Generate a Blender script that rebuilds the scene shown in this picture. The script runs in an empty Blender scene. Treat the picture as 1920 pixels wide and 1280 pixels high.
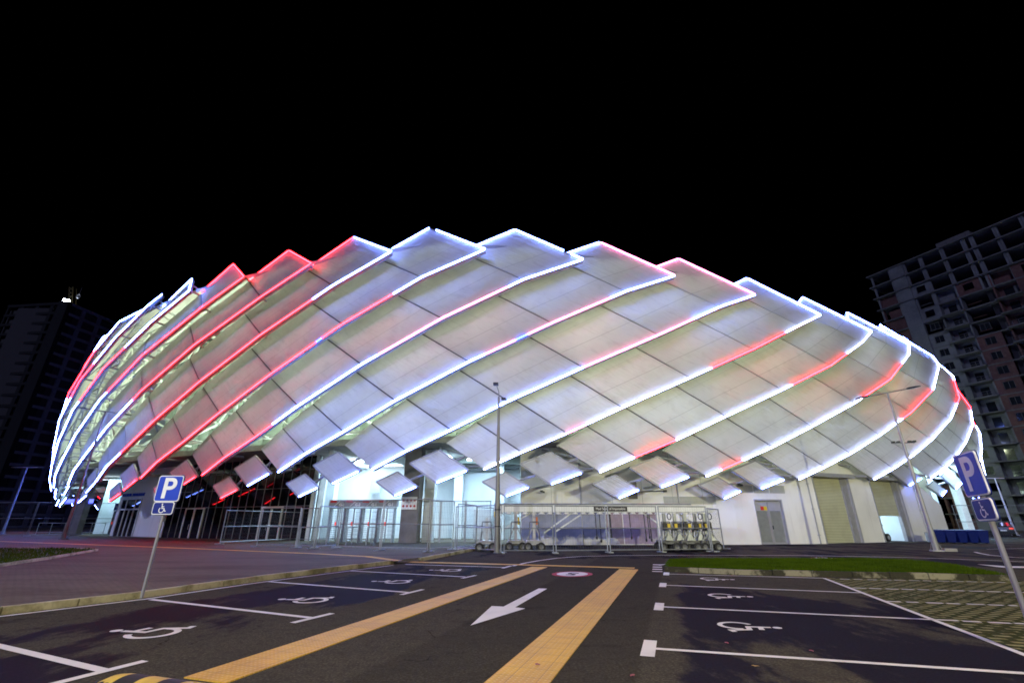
import bpy, bmesh, math, random
from math import sin, cos, pi, radians
from mathutils import Vector as V, Matrix
random.seed(7)
scene = bpy.context.scene
COL = scene.collection

# ------------------------------------------------------------------ camera geometry (used to read ground positions)
TH = radians(21.6); FPX = 853.0; CAMH = 1.5
CT, ST = cos(TH), sin(TH)
def G(px, py, z=0.0):
    x = px - 960; y = 640 - py
    fw = FPX * CT - y * ST; up = y * CT + FPX * ST
    k = (z - CAMH) / up
    return V((x * k, fw * k, z))
def ZAT(P, py):
    k = (640 - py) / FPX
    return CAMH + P[1] * (ST + k * CT) / (CT - k * ST)
def PROJ(P):
    d = P[1] * CT + (P[2] - CAMH) * ST; u = -P[1] * ST + (P[2] - CAMH) * CT
    return (960 + FPX * P[0] / d, 640 - FPX * u / d)

# ------------------------------------------------------------------ mesh helpers
class MB:
    def __init__(s): s.v = []; s.f = []; s.uv = {}
    def quad(s, a, b, c, d, uv=None):
        n = len(s.v); s.v += [tuple(a), tuple(b), tuple(c), tuple(d)]
        s.f.append((n, n + 1, n + 2, n + 3))
        if uv: s.uv[len(s.f) - 1] = uv
        return s
    def poly(s, pts):
        n = len(s.v); s.v += [tuple(p) for p in pts]; s.f.append(tuple(range(n, n + len(pts)))); return s
    def hexa(s, p):      # 8 points: bottom ring 0-3, top ring 4-7
        n = len(s.v); s.v += [tuple(q) for q in p]
        for f in ((3, 2, 1, 0), (4, 5, 6, 7), (0, 1, 5, 4), (1, 2, 6, 5), (2, 3, 7, 6), (3, 0, 4, 7)):
            s.f.append(tuple(n + i for i in f))
        return s
    def box(s, c, size, rz=0.0, M=None):
        x, y, z = [q / 2 for q in size]
        R = M if M else Matrix.Rotation(rz, 3, 'Z')
        c = V(c)
        return s.hexa([c + R @ V(q) for q in ((-x, -y, -z), (x, -y, -z), (x, y, -z), (-x, y, -z), (-x, -y, z), (x, -y, z), (x, y, z), (-x, y, z))])
    def bar(s, p, q, w, h, up=V((0, 0, 1))):
        p = V(p); q = V(q); d = (q - p)
        if d.length < 1e-6: return s
        d.normalize(); a = d.cross(up)
        if a.length < 1e-4: a = d.cross(V((1, 0, 0)))
        a.normalize(); b = a.cross(d).normalized()
        a *= w / 2; b *= h / 2
        return s.hexa([p - a - b, p + a - b, q + a - b, q - a - b, p - a + b, p + a + b, q + a + b, q - a + b])
    def tube(s, pts, r, n=8, caps=True, r2=None):
        pts = [V(p) for p in pts]; base = len(s.v); m = len(pts)
        prev = None
        for i, p in enumerate(pts):
            d = (pts[min(i + 1, m - 1)] - pts[max(i - 1, 0)]).normalized()
            a = prev - d * prev.dot(d) if prev else d.cross(V((0, 0, 1)))
            if a.length < 1e-4: a = d.cross(V((1, 0, 0)))
            a.normalize(); prev = a; b = d.cross(a)
            rr = r if r2 is None else r + (r2 - r) * i / (m - 1)
            for k in range(n):
                t = 2 * pi * k / n
                s.v.append(tuple(p + a * (cos(t) * rr) + b * (sin(t) * rr)))
        for i in range(m - 1):
            for k in range(n):
                k2 = (k + 1) % n
                s.f.append((base + i * n + k, base + i * n + k2, base + (i + 1) * n + k2, base + (i + 1) * n + k))
        if caps:
            s.f.append(tuple(base + k for k in reversed(range(n)))); s.f.append(tuple(base + (m - 1) * n + k for k in range(n)))
        return s
    def prism(s, pts, z0, z1):   # flat polygon extruded in z
        n = len(pts); b = len(s.v)
        ar = sum(pts[i][0] * pts[(i + 1) % n][1] - pts[(i + 1) % n][0] * pts[i][1] for i in range(n))
        if ar < 0: pts = list(reversed(pts))
        s.v += [(p[0], p[1], z0) for p in pts] + [(p[0], p[1], z1) for p in pts]
        s.f.append(tuple(b + i for i in reversed(range(n)))); s.f.append(tuple(b + n + i for i in range(n)))
        for i in range(n):
            j = (i + 1) % n; s.f.append((b + i, b + j, b + n + j, b + n + i))
        return s
    def lathe(s, prof, n=16, c=(0, 0, 0)):
        b = len(s.v); c = V(c)
        for (r, z) in prof:
            for k in range(n): s.v.append((c.x + r * cos(2 * pi * k / n), c.y + r * sin(2 * pi * k / n), c.z + z))
        for i in range(len(prof) - 1):
            for k in range(n):
                k2 = (k + 1) % n; s.f.append((b + i * n + k, b + i * n + k2, b + (i + 1) * n + k2, b + (i + 1) * n + k))
        s.f.append(tuple(b + k for k in reversed(range(n)))); s.f.append(tuple(b + (len(prof) - 1) * n + k for k in range(n)))
        return s
    def build(s, name, mat, parent=None, smooth=False, bevel=0, local=False, loc=None):
        me = bpy.data.meshes.new(name)
        off = V((0, 0, 0))
        if loc is not None: off = V(loc)
        me.from_pydata([tuple(V(v) - off) for v in s.v], [], s.f)
        if s.uv:
            ul = me.uv_layers.new(name='UVMap')
            for pi_, uvs in s.uv.items():
                for li, uv in zip(me.polygons[pi_].loop_indices, uvs): ul.data[li].uv = uv
        me.materials.append(mat)
        if smooth:
            for p in me.polygons: p.use_smooth = True
            try: me.set_sharp_from_angle(angle=radians(35))
            except Exception: pass
        o = bpy.data.objects.new(name, me); COL.objects.link(o)
        if loc is not None: o.location = off
        if parent is not None:
            o.parent = parent
            if not local: o.matrix_parent_inverse = Matrix.Translation(-(parent.location))
        if bevel:
            m = o.modifiers.new('bevel', 'BEVEL'); m.width = bevel; m.segments = 2; m.limit_method = 'ANGLE'
        return o
def tag(o, label=None, cat=None, group=None, kind=None):
    if label: o['label'] = label
    if cat: o['category'] = cat
    if group: o['group'] = group
    if kind: o['kind'] = kind
    return o
def empty(name, loc=(0, 0, 0), rz=0.0):
    o = bpy.data.objects.new(name, None); COL.objects.link(o)
    o.location = loc; o.rotation_euler = (0, 0, rz); o.empty_display_size = .3
    return o
def copy_tree(o, parent=None):
    c = o.copy(); COL.objects.link(c)
    if parent: c.parent = parent
    for ch in list(o.children): copy_tree(ch, c)
    return c
def text(name, body, size, mat, parent, loc, rot=(pi / 2, 0, 0), align='CENTER', ext=.004, offset=0.0, sx=1.0, label=None):
    cu = bpy.data.curves.new(name, 'FONT'); cu.body = body; cu.size = size
    cu.align_x = align; cu.align_y = 'CENTER'; cu.extrude = ext; cu.offset = offset
    o = bpy.data.objects.new(name, cu); COL.objects.link(o); cu.materials.append(mat)
    o.location = loc; o.rotation_euler = rot; o.scale = (sx, 1, 1)
    if parent: o.parent = parent
    bpy.context.view_layer.update()
    me = bpy.data.meshes.new_from_object(o.evaluated_get(bpy.context.evaluated_depsgraph_get()))
    me.name = name
    q = bpy.data.objects.new(name, me); COL.objects.link(q); q.location = o.location; q.rotation_euler = o.rotation_euler; q.scale = o.scale
    if parent: q.parent = parent
    bpy.data.objects.remove(o); bpy.data.curves.remove(cu)
    q.name = name
    return q

# ------------------------------------------------------------------ materials
class NT:
    def __init__(s, name):
        s.m = bpy.data.materials.new(name); s.m.use_nodes = True
        s.t = s.m.node_tree; s.t.nodes.clear()
        s.out = s.t.nodes.new('ShaderNodeOutputMaterial')
    def n(s, typ, props=None, **ins):
        nd = s.t.nodes.new('ShaderNode' + typ)
        for k, v in (props or {}).items(): setattr(nd, k, v)
        for k, v in ins.items(): s.set(nd, k.replace('_', ' '), v)
        return nd
    def set(s, nd, key, v):
        if key.isdigit(): sk = nd.inputs[int(key)]
        else: sk = nd.inputs[key]
        if hasattr(v, 'bl_idname') or hasattr(v, 'is_output'):
            s.t.links.new(v if hasattr(v, 'is_output') else v.outputs[0], sk)
        else: sk.default_value = v
    def link(s, a, b): s.t.links.new(a, b)
    def math(s, op, a, b=0.0, clamp=False):
        nd = s.t.nodes.new('ShaderNodeMath'); nd.operation = op; nd.use_clamp = clamp
        s.set(nd, '0', a); s.set(nd, '1', b); return nd.outputs[0]
    def ramp(s, fac, stops, interp='LINEAR'):
        nd = s.t.nodes.new('ShaderNodeValToRGB'); nd.color_ramp.interpolation = interp
        el = nd.color_ramp.elements
        while len(el) < len(stops): el.new(.5)
        for e, (p, c) in zip(el, stops):
            e.position = p; e.color = c if len(c) == 4 else (*c, 1)
        s.set(nd, 'Fac', fac); return nd.outputs[0]
    def smooth(s, x, a, b):
        nd = s.t.nodes.new('ShaderNodeMapRange'); nd.interpolation_type = 'SMOOTHSTEP'
        s.set(nd, 'Value', x); nd.inputs['From Min'].default_value = a; nd.inputs['From Max'].default_value = b
        return nd.outputs[0]
    def mix(s, f, a, b, blend='MIX'):
        nd = s.t.nodes.new('ShaderNodeMix'); nd.data_type = 'RGBA'; nd.blend_type = blend
        s.set(nd, '0', f)
        for i, c in ((6, a), (7, b)):
            if isinstance(c, tuple) and len(c) == 3: c = (*c, 1)
            s.set(nd, str(i), c)
        return nd.outputs[2]
    def coord(s, which='Object', scale=None):
        tc = s.t.nodes.new('ShaderNodeTexCoord').outputs[which]
        if scale:
            mp = s.t.nodes.new('ShaderNodeMapping'); mp.inputs['Scale'].default_value = scale
            s.link(tc, mp.inputs['Vector']); return mp.outputs[0]
        return tc
    def geo(s):
        return s.t.nodes.new('ShaderNodeNewGeometry').outputs['Position']
    def noise(s, vec, scale, detail=4, rough=.55):
        nd = s.t.nodes.new('ShaderNodeTexNoise'); s.link(vec, nd.inputs['Vector'])
        nd.inputs['Scale'].default_value = scale; nd.inputs['Detail'].default_value = detail; nd.inputs['Roughness'].default_value = rough
        return nd.outputs[0]
    def bump(s, h, strength=.3, dist=.02):
        nd = s.t.nodes.new('ShaderNodeBump'); nd.inputs['Strength'].default_value = strength; nd.inputs['Distance'].default_value = dist
        s.set(nd, 'Height', h); return nd.outputs[0]
    def bsdf(s, **k):
        nd = s.n('BsdfPrincipled')
        for kk, v in k.items():
            key = {'color': 'Base Color', 'rough': 'Roughness', 'metal': 'Metallic', 'normal': 'Normal', 'spec': 'Specular IOR Level', 'ecol': 'Emission Color', 'estr': 'Emission Strength'}[kk]
            if isinstance(v, tuple) and len(v) == 3: v = (*v, 1)
            s.set(nd, key, v)
        return nd
    def done(s, sh):
        s.link(sh.outputs[0], s.out.inputs['Surface']); return s.m

def simple(name, color, rough=.6, metal=0.0, var=.15, scale=3.0, spec=.5, bump=0.0):
    t = NT(name); c = t.coord('Object')
    nz = t.noise(c, scale, 5)
    f = t.ramp(nz, [(.3, (1 - var,) * 3), (.7, (1 + var * .4,) * 3)])
    col = t.mix(1.0, color, f, 'MULTIPLY')
    kw = dict(color=col, rough=rough, metal=metal, spec=spec)
    if bump: kw['normal'] = t.bump(t.noise(c, scale * 12, 3), bump, .02)
    return t.done(t.bsdf(**kw))
def emit(name, col, strength=1.0):
    t = NT(name); e = t.n('Emission'); e.inputs['Color'].default_value = (*col, 1); e.inputs['Strength'].default_value = strength
    return t.done(e)
M = {}
M['frame'] = simple('grey_frame', (.33, .33, .35), .5, .2)
M['seam'] = simple('dark_seam_bar', (.07, .07, .08), .6)
M['white_steel'] = simple('white_painted_steel', (.72, .74, .72), .45, 0, .1)
M['galv'] = simple('galvanised_steel', (.34, .36, .38), .45, .6, .25, 6)
M['galv_dark'] = simple('weathered_steel', (.16, .165, .175), .5, .5, .3, 6)
M['pole'] = simple('grey_pole_paint', (.3, .3, .32), .4, .3, .2, 2)
M['dark_metal'] = simple('dark_metal', (.03, .03, .035), .5, .3)
M['black_rubber'] = simple('black_rubber', (.02, .02, .02), .8)
M['concrete'] = simple('bare_concrete', (.3, .285, .26), .85, 0, .3, 1.2, .3, .2)
M['dark_concrete'] = simple('dark_grey_column', (.2, .185, .17), .8, 0, .25, 1.5, .3, .2)
M['drum'] = simple('cream_inner_wall', (.2, .23, .2), .8, 0, .2, .5)
M['alu'] = simple('pale_aluminium', (.44, .44, .45), .4, .3, .1)
M['louvre'] = simple('grey_louvre', (.36, .38, .35), .5)
M['plate_blue'] = simple('sign_blue', (.012, .05, .48), .45, 0, .12, 4, .2)
M['plate_blue2'] = simple('sign_navy', (.008, .02, .2), .45, 0, .12, 4, .2)
M['sign_white'] = simple('sign_white', (.8, .8, .78), .4)
M['sign_black'] = simple('sign_black', (.015, .015, .02), .5)
M['sign_red'] = simple('sign_red', (.6, .03, .03), .5)
M['sign_yellow'] = simple('sign_yellow', (.75, .55, .03), .5)
M['bin_blue'] = simple('blue_plastic', (.003, .013, .13), .55, 0, .2, 2, .2)
M['yellow_rubber'] = simple('yellow_rubber', (.62, .44, .06), .6, 0, .3, 6)
M['orange'] = simple('orange_sleeve', (.6, .15, .03), .5)
M['mid_grey'] = simple('mid_grey_paint', (.3, .3, .31), .5)
M['navy_band'] = simple('navy_header', (.02, .03, .28), .4)
M['leaf'] = simple('dry_leaf', (.4, .25, .05), .7); M['leaf_red'] = simple('red_leaf', (.3, .07, .08), .7)
M['car_paint'] = simple('dark_car_paint', (.05, .055, .06), .25, .3)
M['glass_car'] = simple('car_glass', (.01, .012, .015), .08)
M['crane_yellow'] = simple('crane_yellow', (.05, .037, .006), .6)

def white_wall():
    t = NT('white_wall_paint'); c = t.geo()
    n1 = t.noise(c, .35, 6); mp = t.n('Mapping', Scale=(1.2, 1.2, .12)); t.link(c, mp.inputs['Vector'])
    n2 = t.noise(mp.outputs[0], 2.0, 5)
    col = t.mix(t.smooth(n1, .35, .75), (.82, .81, .75), (.73, .72, .66))
    col = t.mix(t.math('MULTIPLY', t.smooth(n2, .55, .85), .35), col, (.42, .4, .36))
    return t.done(t.bsdf(color=col, rough=.75, normal=t.bump(t.noise(c, 40, 2), .1, .01)))
M['white_wall'] = white_wall()
M['recess_wall'] = simple('pale_recess_render', (.62, .66, .66), .75, 0, .12, .6)

def membrane():
    t = NT('translucent_facade_membrane'); uv = t.coord('UV'); g = t.geo()
    sx = t.n('SeparateXYZ'); t.link(uv, sx.inputs[0])
    d = t.math('ABSOLUTE', t.math('SUBTRACT', sx.outputs[1], .36))
    line = t.math('SUBTRACT', 1.0, t.smooth(d, .001, .0045))
    d2 = t.math('ABSOLUTE', t.math('SUBTRACT', sx.outputs[1], .68))
    line2 = t.math('MULTIPLY', t.math('SUBTRACT', 1.0, t.smooth(d2, .001, .004)), .5)
    line = t.math('MAXIMUM', line, line2)
    n1 = t.noise(g, .16, 5); n2 = t.noise(g, 1.1, 6)
    col = t.mix(t.smooth(n1, .3, .75), (.78, .78, .76), (.66, .66, .64))
    col = t.mix(t.math('MULTIPLY', t.smooth(n2, .5, .8), .35), col, (.55, .54, .5))
    col = t.mix(t.math('MULTIPLY', line, .45), col, (.12, .12, .12))
    mp = t.n('Mapping', Scale=(9, 1.6, 1)); t.link(uv, mp.inputs['Vector'])
    oi = t.s if False else t.t.nodes.new('ShaderNodeObjectInfo')
    ad = t.n('VectorMath', {'operation': 'ADD'}); t.link(mp.outputs[0], ad.inputs[0]); t.link(oi.outputs['Random'], ad.inputs[1])
    sc2 = t.n('VectorMath', {'operation': 'ADD'}); t.link(ad.outputs[0], sc2.inputs[0]); t.link(g, sc2.inputs[1])
    st = t.noise(ad.outputs[0], 2.2, 6, .65)
    col = t.mix(t.math('MULTIPLY', t.smooth(st, .5, .78), .38), col, (.44, .43, .4))
    tone = t.math('ADD', .86, t.math('MULTIPLY', oi.outputs['Random'], .2))
    cb_ = t.n('CombineXYZ'); [t.link(tone, cb_.inputs[k]) for k in range(3)]
    col = t.mix(1.0, col, cb_.outputs[0], 'MULTIPLY')
    nrm = t.bump(t.math('ADD', t.noise(g, .7, 3), t.math('MULTIPLY', t.noise(ad.outputs[0], 1.3, 3), .8)), .32, .3)
    b = t.bsdf(color=col, rough=.5, normal=nrm, spec=.3)
    tr = t.n('BsdfTranslucent'); t.link(col, tr.inputs['Color'])
    mx = t.n('MixShader'); mx.inputs[0].default_value = .34
    t.link(b.outputs[0], mx.inputs[1]); t.link(tr.outputs[0], mx.inputs[2])
    return t.done(mx)
M['membrane'] = membrane()

def dark_glass():
    t = NT('black_glass'); g = t.geo()
    n = t.noise(g, .25, 2)
    b = t.bsdf(color=(.006, .007, .012), rough=.04, spec=.6, normal=t.bump(n, .05, .3))
    return t.done(b)
M['glass'] = dark_glass()

E1 = (.3154, .949)     # lane heading and its right-hand normal
def lane_v(t, g):
    s = t.n('SeparateXYZ'); t.link(g, s.inputs[0])
    v = t.math('SUBTRACT', t.math('MULTIPLY', s.outputs[0], E1[1]), t.math('MULTIPLY', s.outputs[1], E1[0]))
    u = t.math('ADD', t.math('MULTIPLY', s.outputs[0], E1[0]), t.math('MULTIPLY', s.outputs[1], E1[1]))
    return u, v
def asphalt():
    t = NT('worn_asphalt_with_damp_patches'); g = t.geo()
    u, v = lane_v(t, g)
    fine = t.noise(g, 32, 5, .8); mid = t.noise(g, 1.3, 7, .6)
    mp = t.n('Mapping', Scale=(.55, .22, 1.0), Rotation=(0, 0, radians(18.3))); t.link(g, mp.inputs['Vector'])
    pat = t.noise(mp.outputs[0], .9, 10, .68)
    right = t.math('MULTIPLY', t.smooth(v, -.75, .25), t.math('SUBTRACT', 1.0, t.smooth(u, 11.5, 15)))
    l1 = t.math('MULTIPLY', t.smooth(v, -10.6, -8.9), t.math('SUBTRACT', 1.0, t.smooth(v, -6.6, -5.7)))
    l1 = t.math('MULTIPLY', l1, t.math('SUBTRACT', 1.0, t.smooth(u, 15, 19)))
    far = t.math('MULTIPLY', t.smooth(u, 19, 23), .8)
    bias = t.math('MAXIMUM', t.math('MAXIMUM', t.math('MULTIPLY', right, 1.2), t.math('MULTIPLY', l1, 1.0)), far)
    w = t.math('ADD', pat, t.math('SUBTRACT', t.math('MULTIPLY', bias, .2), .13))
    wet = t.smooth(w, .5, .58)
    dry = t.ramp(fine, [(.3, (.033, .03, .023)), (.5, (.072, .065, .05)), (.72, (.165, .148, .115))])
    grain = t.noise(g, 7, 6, .75); dry = t.mix(t.math('MULTIPLY', t.smooth(grain, .45, .7), .55), dry, (.035, .032, .028)); dry = t.mix(t.math('MULTIPLY', t.smooth(mid, .35, .8), .5), dry, (.05, .047, .043))
    band = t.math('MULTIPLY', t.smooth(v, -3.42, -3.3), t.math('SUBTRACT', 1.0, t.smooth(v, -.62, -.5)))
    dry = t.mix(t.math('MULTIPLY', band, .34), dry, (.024, .023, .021))
    vo = t.n('TexVoronoi', {'feature': 'DISTANCE_TO_EDGE'}); vo.inputs['Scale'].default_value = .42
    nv = t.n('TexNoise'); t.link(g, nv.inputs['Vector']); nv.inputs['Scale'].default_value = 1.7; nv.inputs['Detail'].default_value = 6
    va = t.n('VectorMath', {'operation': 'ADD'}); t.link(g, va.inputs[0]); t.link(nv.outputs['Color'], va.inputs[1]); t.link(va.outputs[0], vo.inputs['Vector'])
    crack = t.math('MULTIPLY', t.math('SUBTRACT', 1.0, t.smooth(vo.outputs['Distance'], .002, .009)), t.smooth(mid, .5, .62))
    dry = t.mix(t.math('MULTIPLY', crack, .7), dry, (.015, .014, .012))
    oil = t.noise(g, .8, 3, .5); dry = t.mix(t.math('MULTIPLY', t.smooth(oil, .62, .72), .5), dry, (.022, .02, .018))
    wetc = t.ramp(fine, [(.3, (.006, .0055, .008)), (.75, (.02, .018, .023))])
    col = t.mix(wet, dry, wetc)
    ro = t.math('SUBTRACT', .9, t.math('MULTIPLY', wet, .28))
    nr = t.bump(fine, .7, .02)
    df = t.n('BsdfDiffuse'); t.link(col, df.inputs['Color']); t.link(nr, df.inputs['Normal'])
    gl_ = t.n('BsdfGlossy'); gl_.inputs['Roughness'].default_value = .38; t.link(nr, gl_.inputs['Normal'])
    mx = t.n('MixShader'); t.link(t.math('ADD', t.math('MULTIPLY', wet, .018), .004), mx.inputs[0]); t.link(df.outputs[0], mx.inputs[1]); t.link(gl_.outputs[0], mx.inputs[2])
    return t.done(mx)
M['asphalt'] = asphalt()
def paving(name, base, base2):
    t = NT(name); g = t.geo()
    br = t.n('TexBrick'); t.link(g, br.inputs['Vector'])
    br.inputs['Scale'].default_value = 1.0
    for k, vv in (('Color1', base), ('Color2', base2), ('Mortar', tuple(q * .45 for q in base))): br.inputs[k].default_value = (*vv, 1)
    br.inputs['Mortar Size'].default_value = .006; br.inputs['Brick Width'].default_value = .2; br.inputs['Row Height'].default_value = .1
    mp = t.n('Mapping', Scale=(.18, .6, 1)); t.link(g, mp.inputs['Vector'])
    n = t.noise(mp.outputs[0], 1.0, 7, .65)
    col = t.mix(t.math('MULTIPLY', t.smooth(n, .42, .68), .65), br.outputs['Color'], tuple(q * .38 for q in base))
    n2 = t.noise(g, 9, 5)
    col = t.mix(t.math('MULTIPLY', t.smooth(n2, .5, .8), .3), col, tuple(min(1, q * 1.5) for q in base))
    return t.done(t.bsdf(color=col, rough=.85, spec=.1, normal=t.bump(br.outputs['Fac'], -.3, .01)))
M['paving'] = paving('grey_block_paving', (.112, .1, .068), (.137, .122, .085))
M['paving_red'] = paving('red_brown_paving', (.11, .062, .045), (.14, .078, .058))
def kerb_mat(name, c1, c2, lo, hi, sc):
    t = NT(name); g = t.geo()
    n = t.noise(g, sc, 6, .65); n2 = t.noise(g, 14, 4)
    col = t.mix(t.smooth(n, lo, hi), c1, c2)
    col = t.mix(t.math('MULTIPLY', t.smooth(n2, .5, .8), .4), col, (.08, .075, .05))
    return t.done(t.bsdf(color=col, rough=.85, spec=.15, normal=t.bump(n2, .4, .02)))
M['kerb'] = kerb_mat('mossy_kerb_concrete', (.5, .46, .29), (.2, .185, .09), .42, .66, 1.1)
M['kerb_dark'] = kerb_mat('blackened_kerb_concrete', (.23, .21, .14), (.035, .033, .02), .45, .53, .75)
def paint(name, base):
    t = NT(name); g = t.geo()
    n = t.noise(g, 26, 5, .7); n2 = t.noise(g, 2.0, 5)
    k = t.math('ADD', n, t.math('MULTIPLY', n2, .35))
    col = t.mix(t.smooth(k, .82, .92), base, tuple(q * .25 for q in base))
    col = t.mix(t.math('MULTIPLY', t.smooth(n2, .4, .75), .3), col, tuple(q * .6 for q in base))
    return t.done(t.bsdf(color=col, rough=.7, spec=.12, normal=t.bump(n, .3, .01)))
M['paint'] = paint('worn_white_road_paint', (.72, .7, .66))
M['paint_red'] = paint('worn_red_road_paint', (.4, .04, .06))
M['paint_dark'] = paint('dark_road_paint', (.03, .03, .035))
def tactile():
    t = NT('yellow_tactile_paving'); g = t.geo(); u, v = lane_v(t, g)
    k = 2 * pi / .06
    su = t.math('SINE', t.math('MULTIPLY', u, k)); sv = t.math('SINE', t.math('MULTIPLY', v, k))
    d = t.math('MULTIPLY', t.math('ADD', su, 1.0), t.math('ADD', sv, 1.0))
    dome = t.smooth(d, 1.6, 3.2)
    n = t.noise(g, 1.4, 6, .65); n2 = t.noise(g, 20, 4)
    col = t.mix(t.smooth(n, .35, .7), (.66, .40, .035), (.52, .31, .05))
    col = t.mix(t.math('MULTIPLY', dome, .4), col, (.74, .58, .28))
    gr = t.math('MAXIMUM', t.math('LESS_THAN', t.math('FRACT', t.math('MULTIPLY', u, 3.333)), .035), t.math('LESS_THAN', t.math('FRACT', t.math('MULTIPLY', v, 3.333)), .035))
    col = t.mix(t.math('MULTIPLY', gr, .5), col, (.2, .12, .03))
    col = t.mix(t.math('MULTIPLY', t.smooth(n2, .55, .8), .35), col, (.22, .15, .06))
    return t.done(t.bsdf(color=col, rough=.6, spec=.15, normal=t.bump(dome, .7, .006)))
M['tactile'] = tactile()
def grass_mat():
    t = NT('lawn_green'); g = t.geo()
    n = t.noise(g, 1.2, 5)
    col = t.mix(t.smooth(n, .3, .7), (.05, .085, .003), (.03, .055, .003))
    return t.done(t.bsdf(color=col, rough=.8, spec=.04))
M['grass'] = grass_mat()
M['soil'] = simple('lawn_soil', (.04, .055, .012), .9, 0, .3, 2)
def grass_paver():
    t = NT('grass_grid_paving'); g = t.geo(); u, v = lane_v(t, g)
    br = t.n('TexBrick'); cb = t.n('CombineXYZ'); t.link(v, cb.inputs[0]); t.link(u, cb.inputs[1]); t.link(cb.outputs[0], br.inputs['Vector'])
    br.inputs['Scale'].default_value = 1; br.inputs['Brick Width'].default_value = .3; br.inputs['Row Height'].default_value = .2
    br.inputs['Mortar Size'].default_value = .055; br.inputs['Mortar Smooth'].default_value = .2
    nz = t.noise(g, 5, 6, .7); n2 = t.noise(g, .5, 4)
    con = t.mix(t.smooth(nz, .35, .7), (.29, .27, .13), (.17, .16, .06))
    gr = t.mix(t.smooth(nz, .4, .65), (.03, .042, .007), (.05, .05, .015))
    f = t.math('MAXIMUM', br.outputs['Fac'], t.math('MULTIPLY', t.smooth(n2, .48, .62), t.smooth(nz, .45, .55)))
    col = t.mix(f, con, gr)
    return t.done(t.bsdf(color=col, rough=.9, spec=.05, normal=t.bump(t.math('ADD', t.math('MULTIPLY', br.outputs['Fac'], -1.0), nz), .8, .04)))
M['grass_paver'] = grass_paver()
def shutter_mat():
    t = NT('cream_roller_shutter'); g = t.geo(); s = t.n('SeparateXYZ'); t.link(g, s.inputs[0])
    w = t.math('SINE', t.math('MULTIPLY', s.outputs[2], 2 * pi / .11))
    a = t.math('SINE', t.math('MULTIPLY', s.outputs[0], 2 * pi / .16))
    h = t.math('ADD', w, t.math('MULTIPLY', t.math('MULTIPLY', a, w), .7))
    n = t.noise(g, 1, 4)
    col = t.mix(t.smooth(h, -1.2, 1.0), (.34, .34, .2), (.68, .68, .47))
    col = t.mix(t.math('MULTIPLY', t.smooth(n, .4, .7), .3), col, (.35, .33, .22))
    return t.done(t.bsdf(color=col, rough=.45, normal=t.bump(h, .5, .02)))
M['shutter'] = shutter_mat()
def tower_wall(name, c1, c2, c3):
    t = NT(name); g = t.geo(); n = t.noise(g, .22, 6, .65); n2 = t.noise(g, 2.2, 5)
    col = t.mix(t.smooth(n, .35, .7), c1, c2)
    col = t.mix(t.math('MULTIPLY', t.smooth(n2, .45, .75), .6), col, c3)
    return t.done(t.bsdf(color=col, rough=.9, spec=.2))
M['t_brick'] = tower_wall('raw_red_blockwork', (0.0861, 0.0431, 0.0366), (0.0603, 0.0323, 0.028), (0.1076, 0.0732, 0.0646))
M['t_pale'] = tower_wall('raw_pale_concrete', (0.1161, 0.125, 0.125), (0.0804, 0.0848, 0.0848), (0.1339, 0.1339, 0.1294))
M['t_slab'] = tower_wall('raw_slab_concrete', (0.0982, 0.0982, 0.0982), (0.067, 0.067, 0.067), (0.1205, 0.1161, 0.1116))
M['t_dark'] = simple('dark_interior', (.012, .012, .014), .9)
M['t2_shaded'] = tower_wall('shaded_grey_render', (0.0054, 0.0063, 0.0076), (0.004, 0.0047, 0.0058), (0.0063, 0.0071, 0.008))  # left tower's unlit side: its shade is worked into the colour
M['t2_lit'] = tower_wall('lit_pale_render', (0.1071, 0.126, 0.1449), (0.0819, 0.0945, 0.1134), (0.126, 0.1386, 0.1512))  # stadium-side face lightened in colour to carry the facade's glow

LED = {'V': emit('led_soft_white', (12, 14.5, 30)), 'W': emit('led_white', (10, 17, 72)), 'R': emit('led_red', (46, .55, .9)), 'P': emit('led_pink', (24, 4, 11)), 'B': emit('led_blue', (.8, 2, 40))}
M['tube'] = emit('fluorescent_tube', (8, 9.5, 11)); M['flood'] = emit('floodlight_lens', (60, 66, 80))
M['led_dim'] = emit('small_red_lamp', (1.2, .1, .08)); M['led_blue'] = emit('small_blue_lamp', (.3, .4, 3.0)); M['tail'] = emit('tail_lamp', (1.1, .1, .07))

# ------------------------------------------------------------------ STADIUM facade: bands of panels winding round a rounded plan
RK = [81.6, 79.1, 77.0906, 76.1281, 77.3224, 76.9739, 77.1024, 79.0605, 81.8, 85.5]
HK = [1.0881, 1.0709, 1.0536, 1.0377, 1.0147, 0.9405, 0.8768, 0.896, 0.9341, 0.971]
RHO = [0.0003, 0.703, 1.2778, 1.2748, 0.8384, 0.436, 0.1629, -0.3295, -2.0041, -0.8659, -0.9203, -0.6249, -0.8487, -1.075, -1.56, -1.3455, -1.2826, -1.6523]
ZR = [24.409, 21.3832, 17.0887, 13.3059, 10.2834, 8.052, 6.514, 5.2349, 28.6856, 7.2096, 6.7013, 5.178, 4.2254, 5.7327, 5.1327, 4.0278, 3.3156, 4.3982]
AL = [-0.0, -0.0659, -0.1555, -0.2428, -0.3193, -0.3768, -0.4223, -0.4601, -0.0826, -0.5002, -0.5074, -0.4749, -0.5084, -0.5388, -0.5538, -0.5295, -0.5536, -0.5782]
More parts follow.
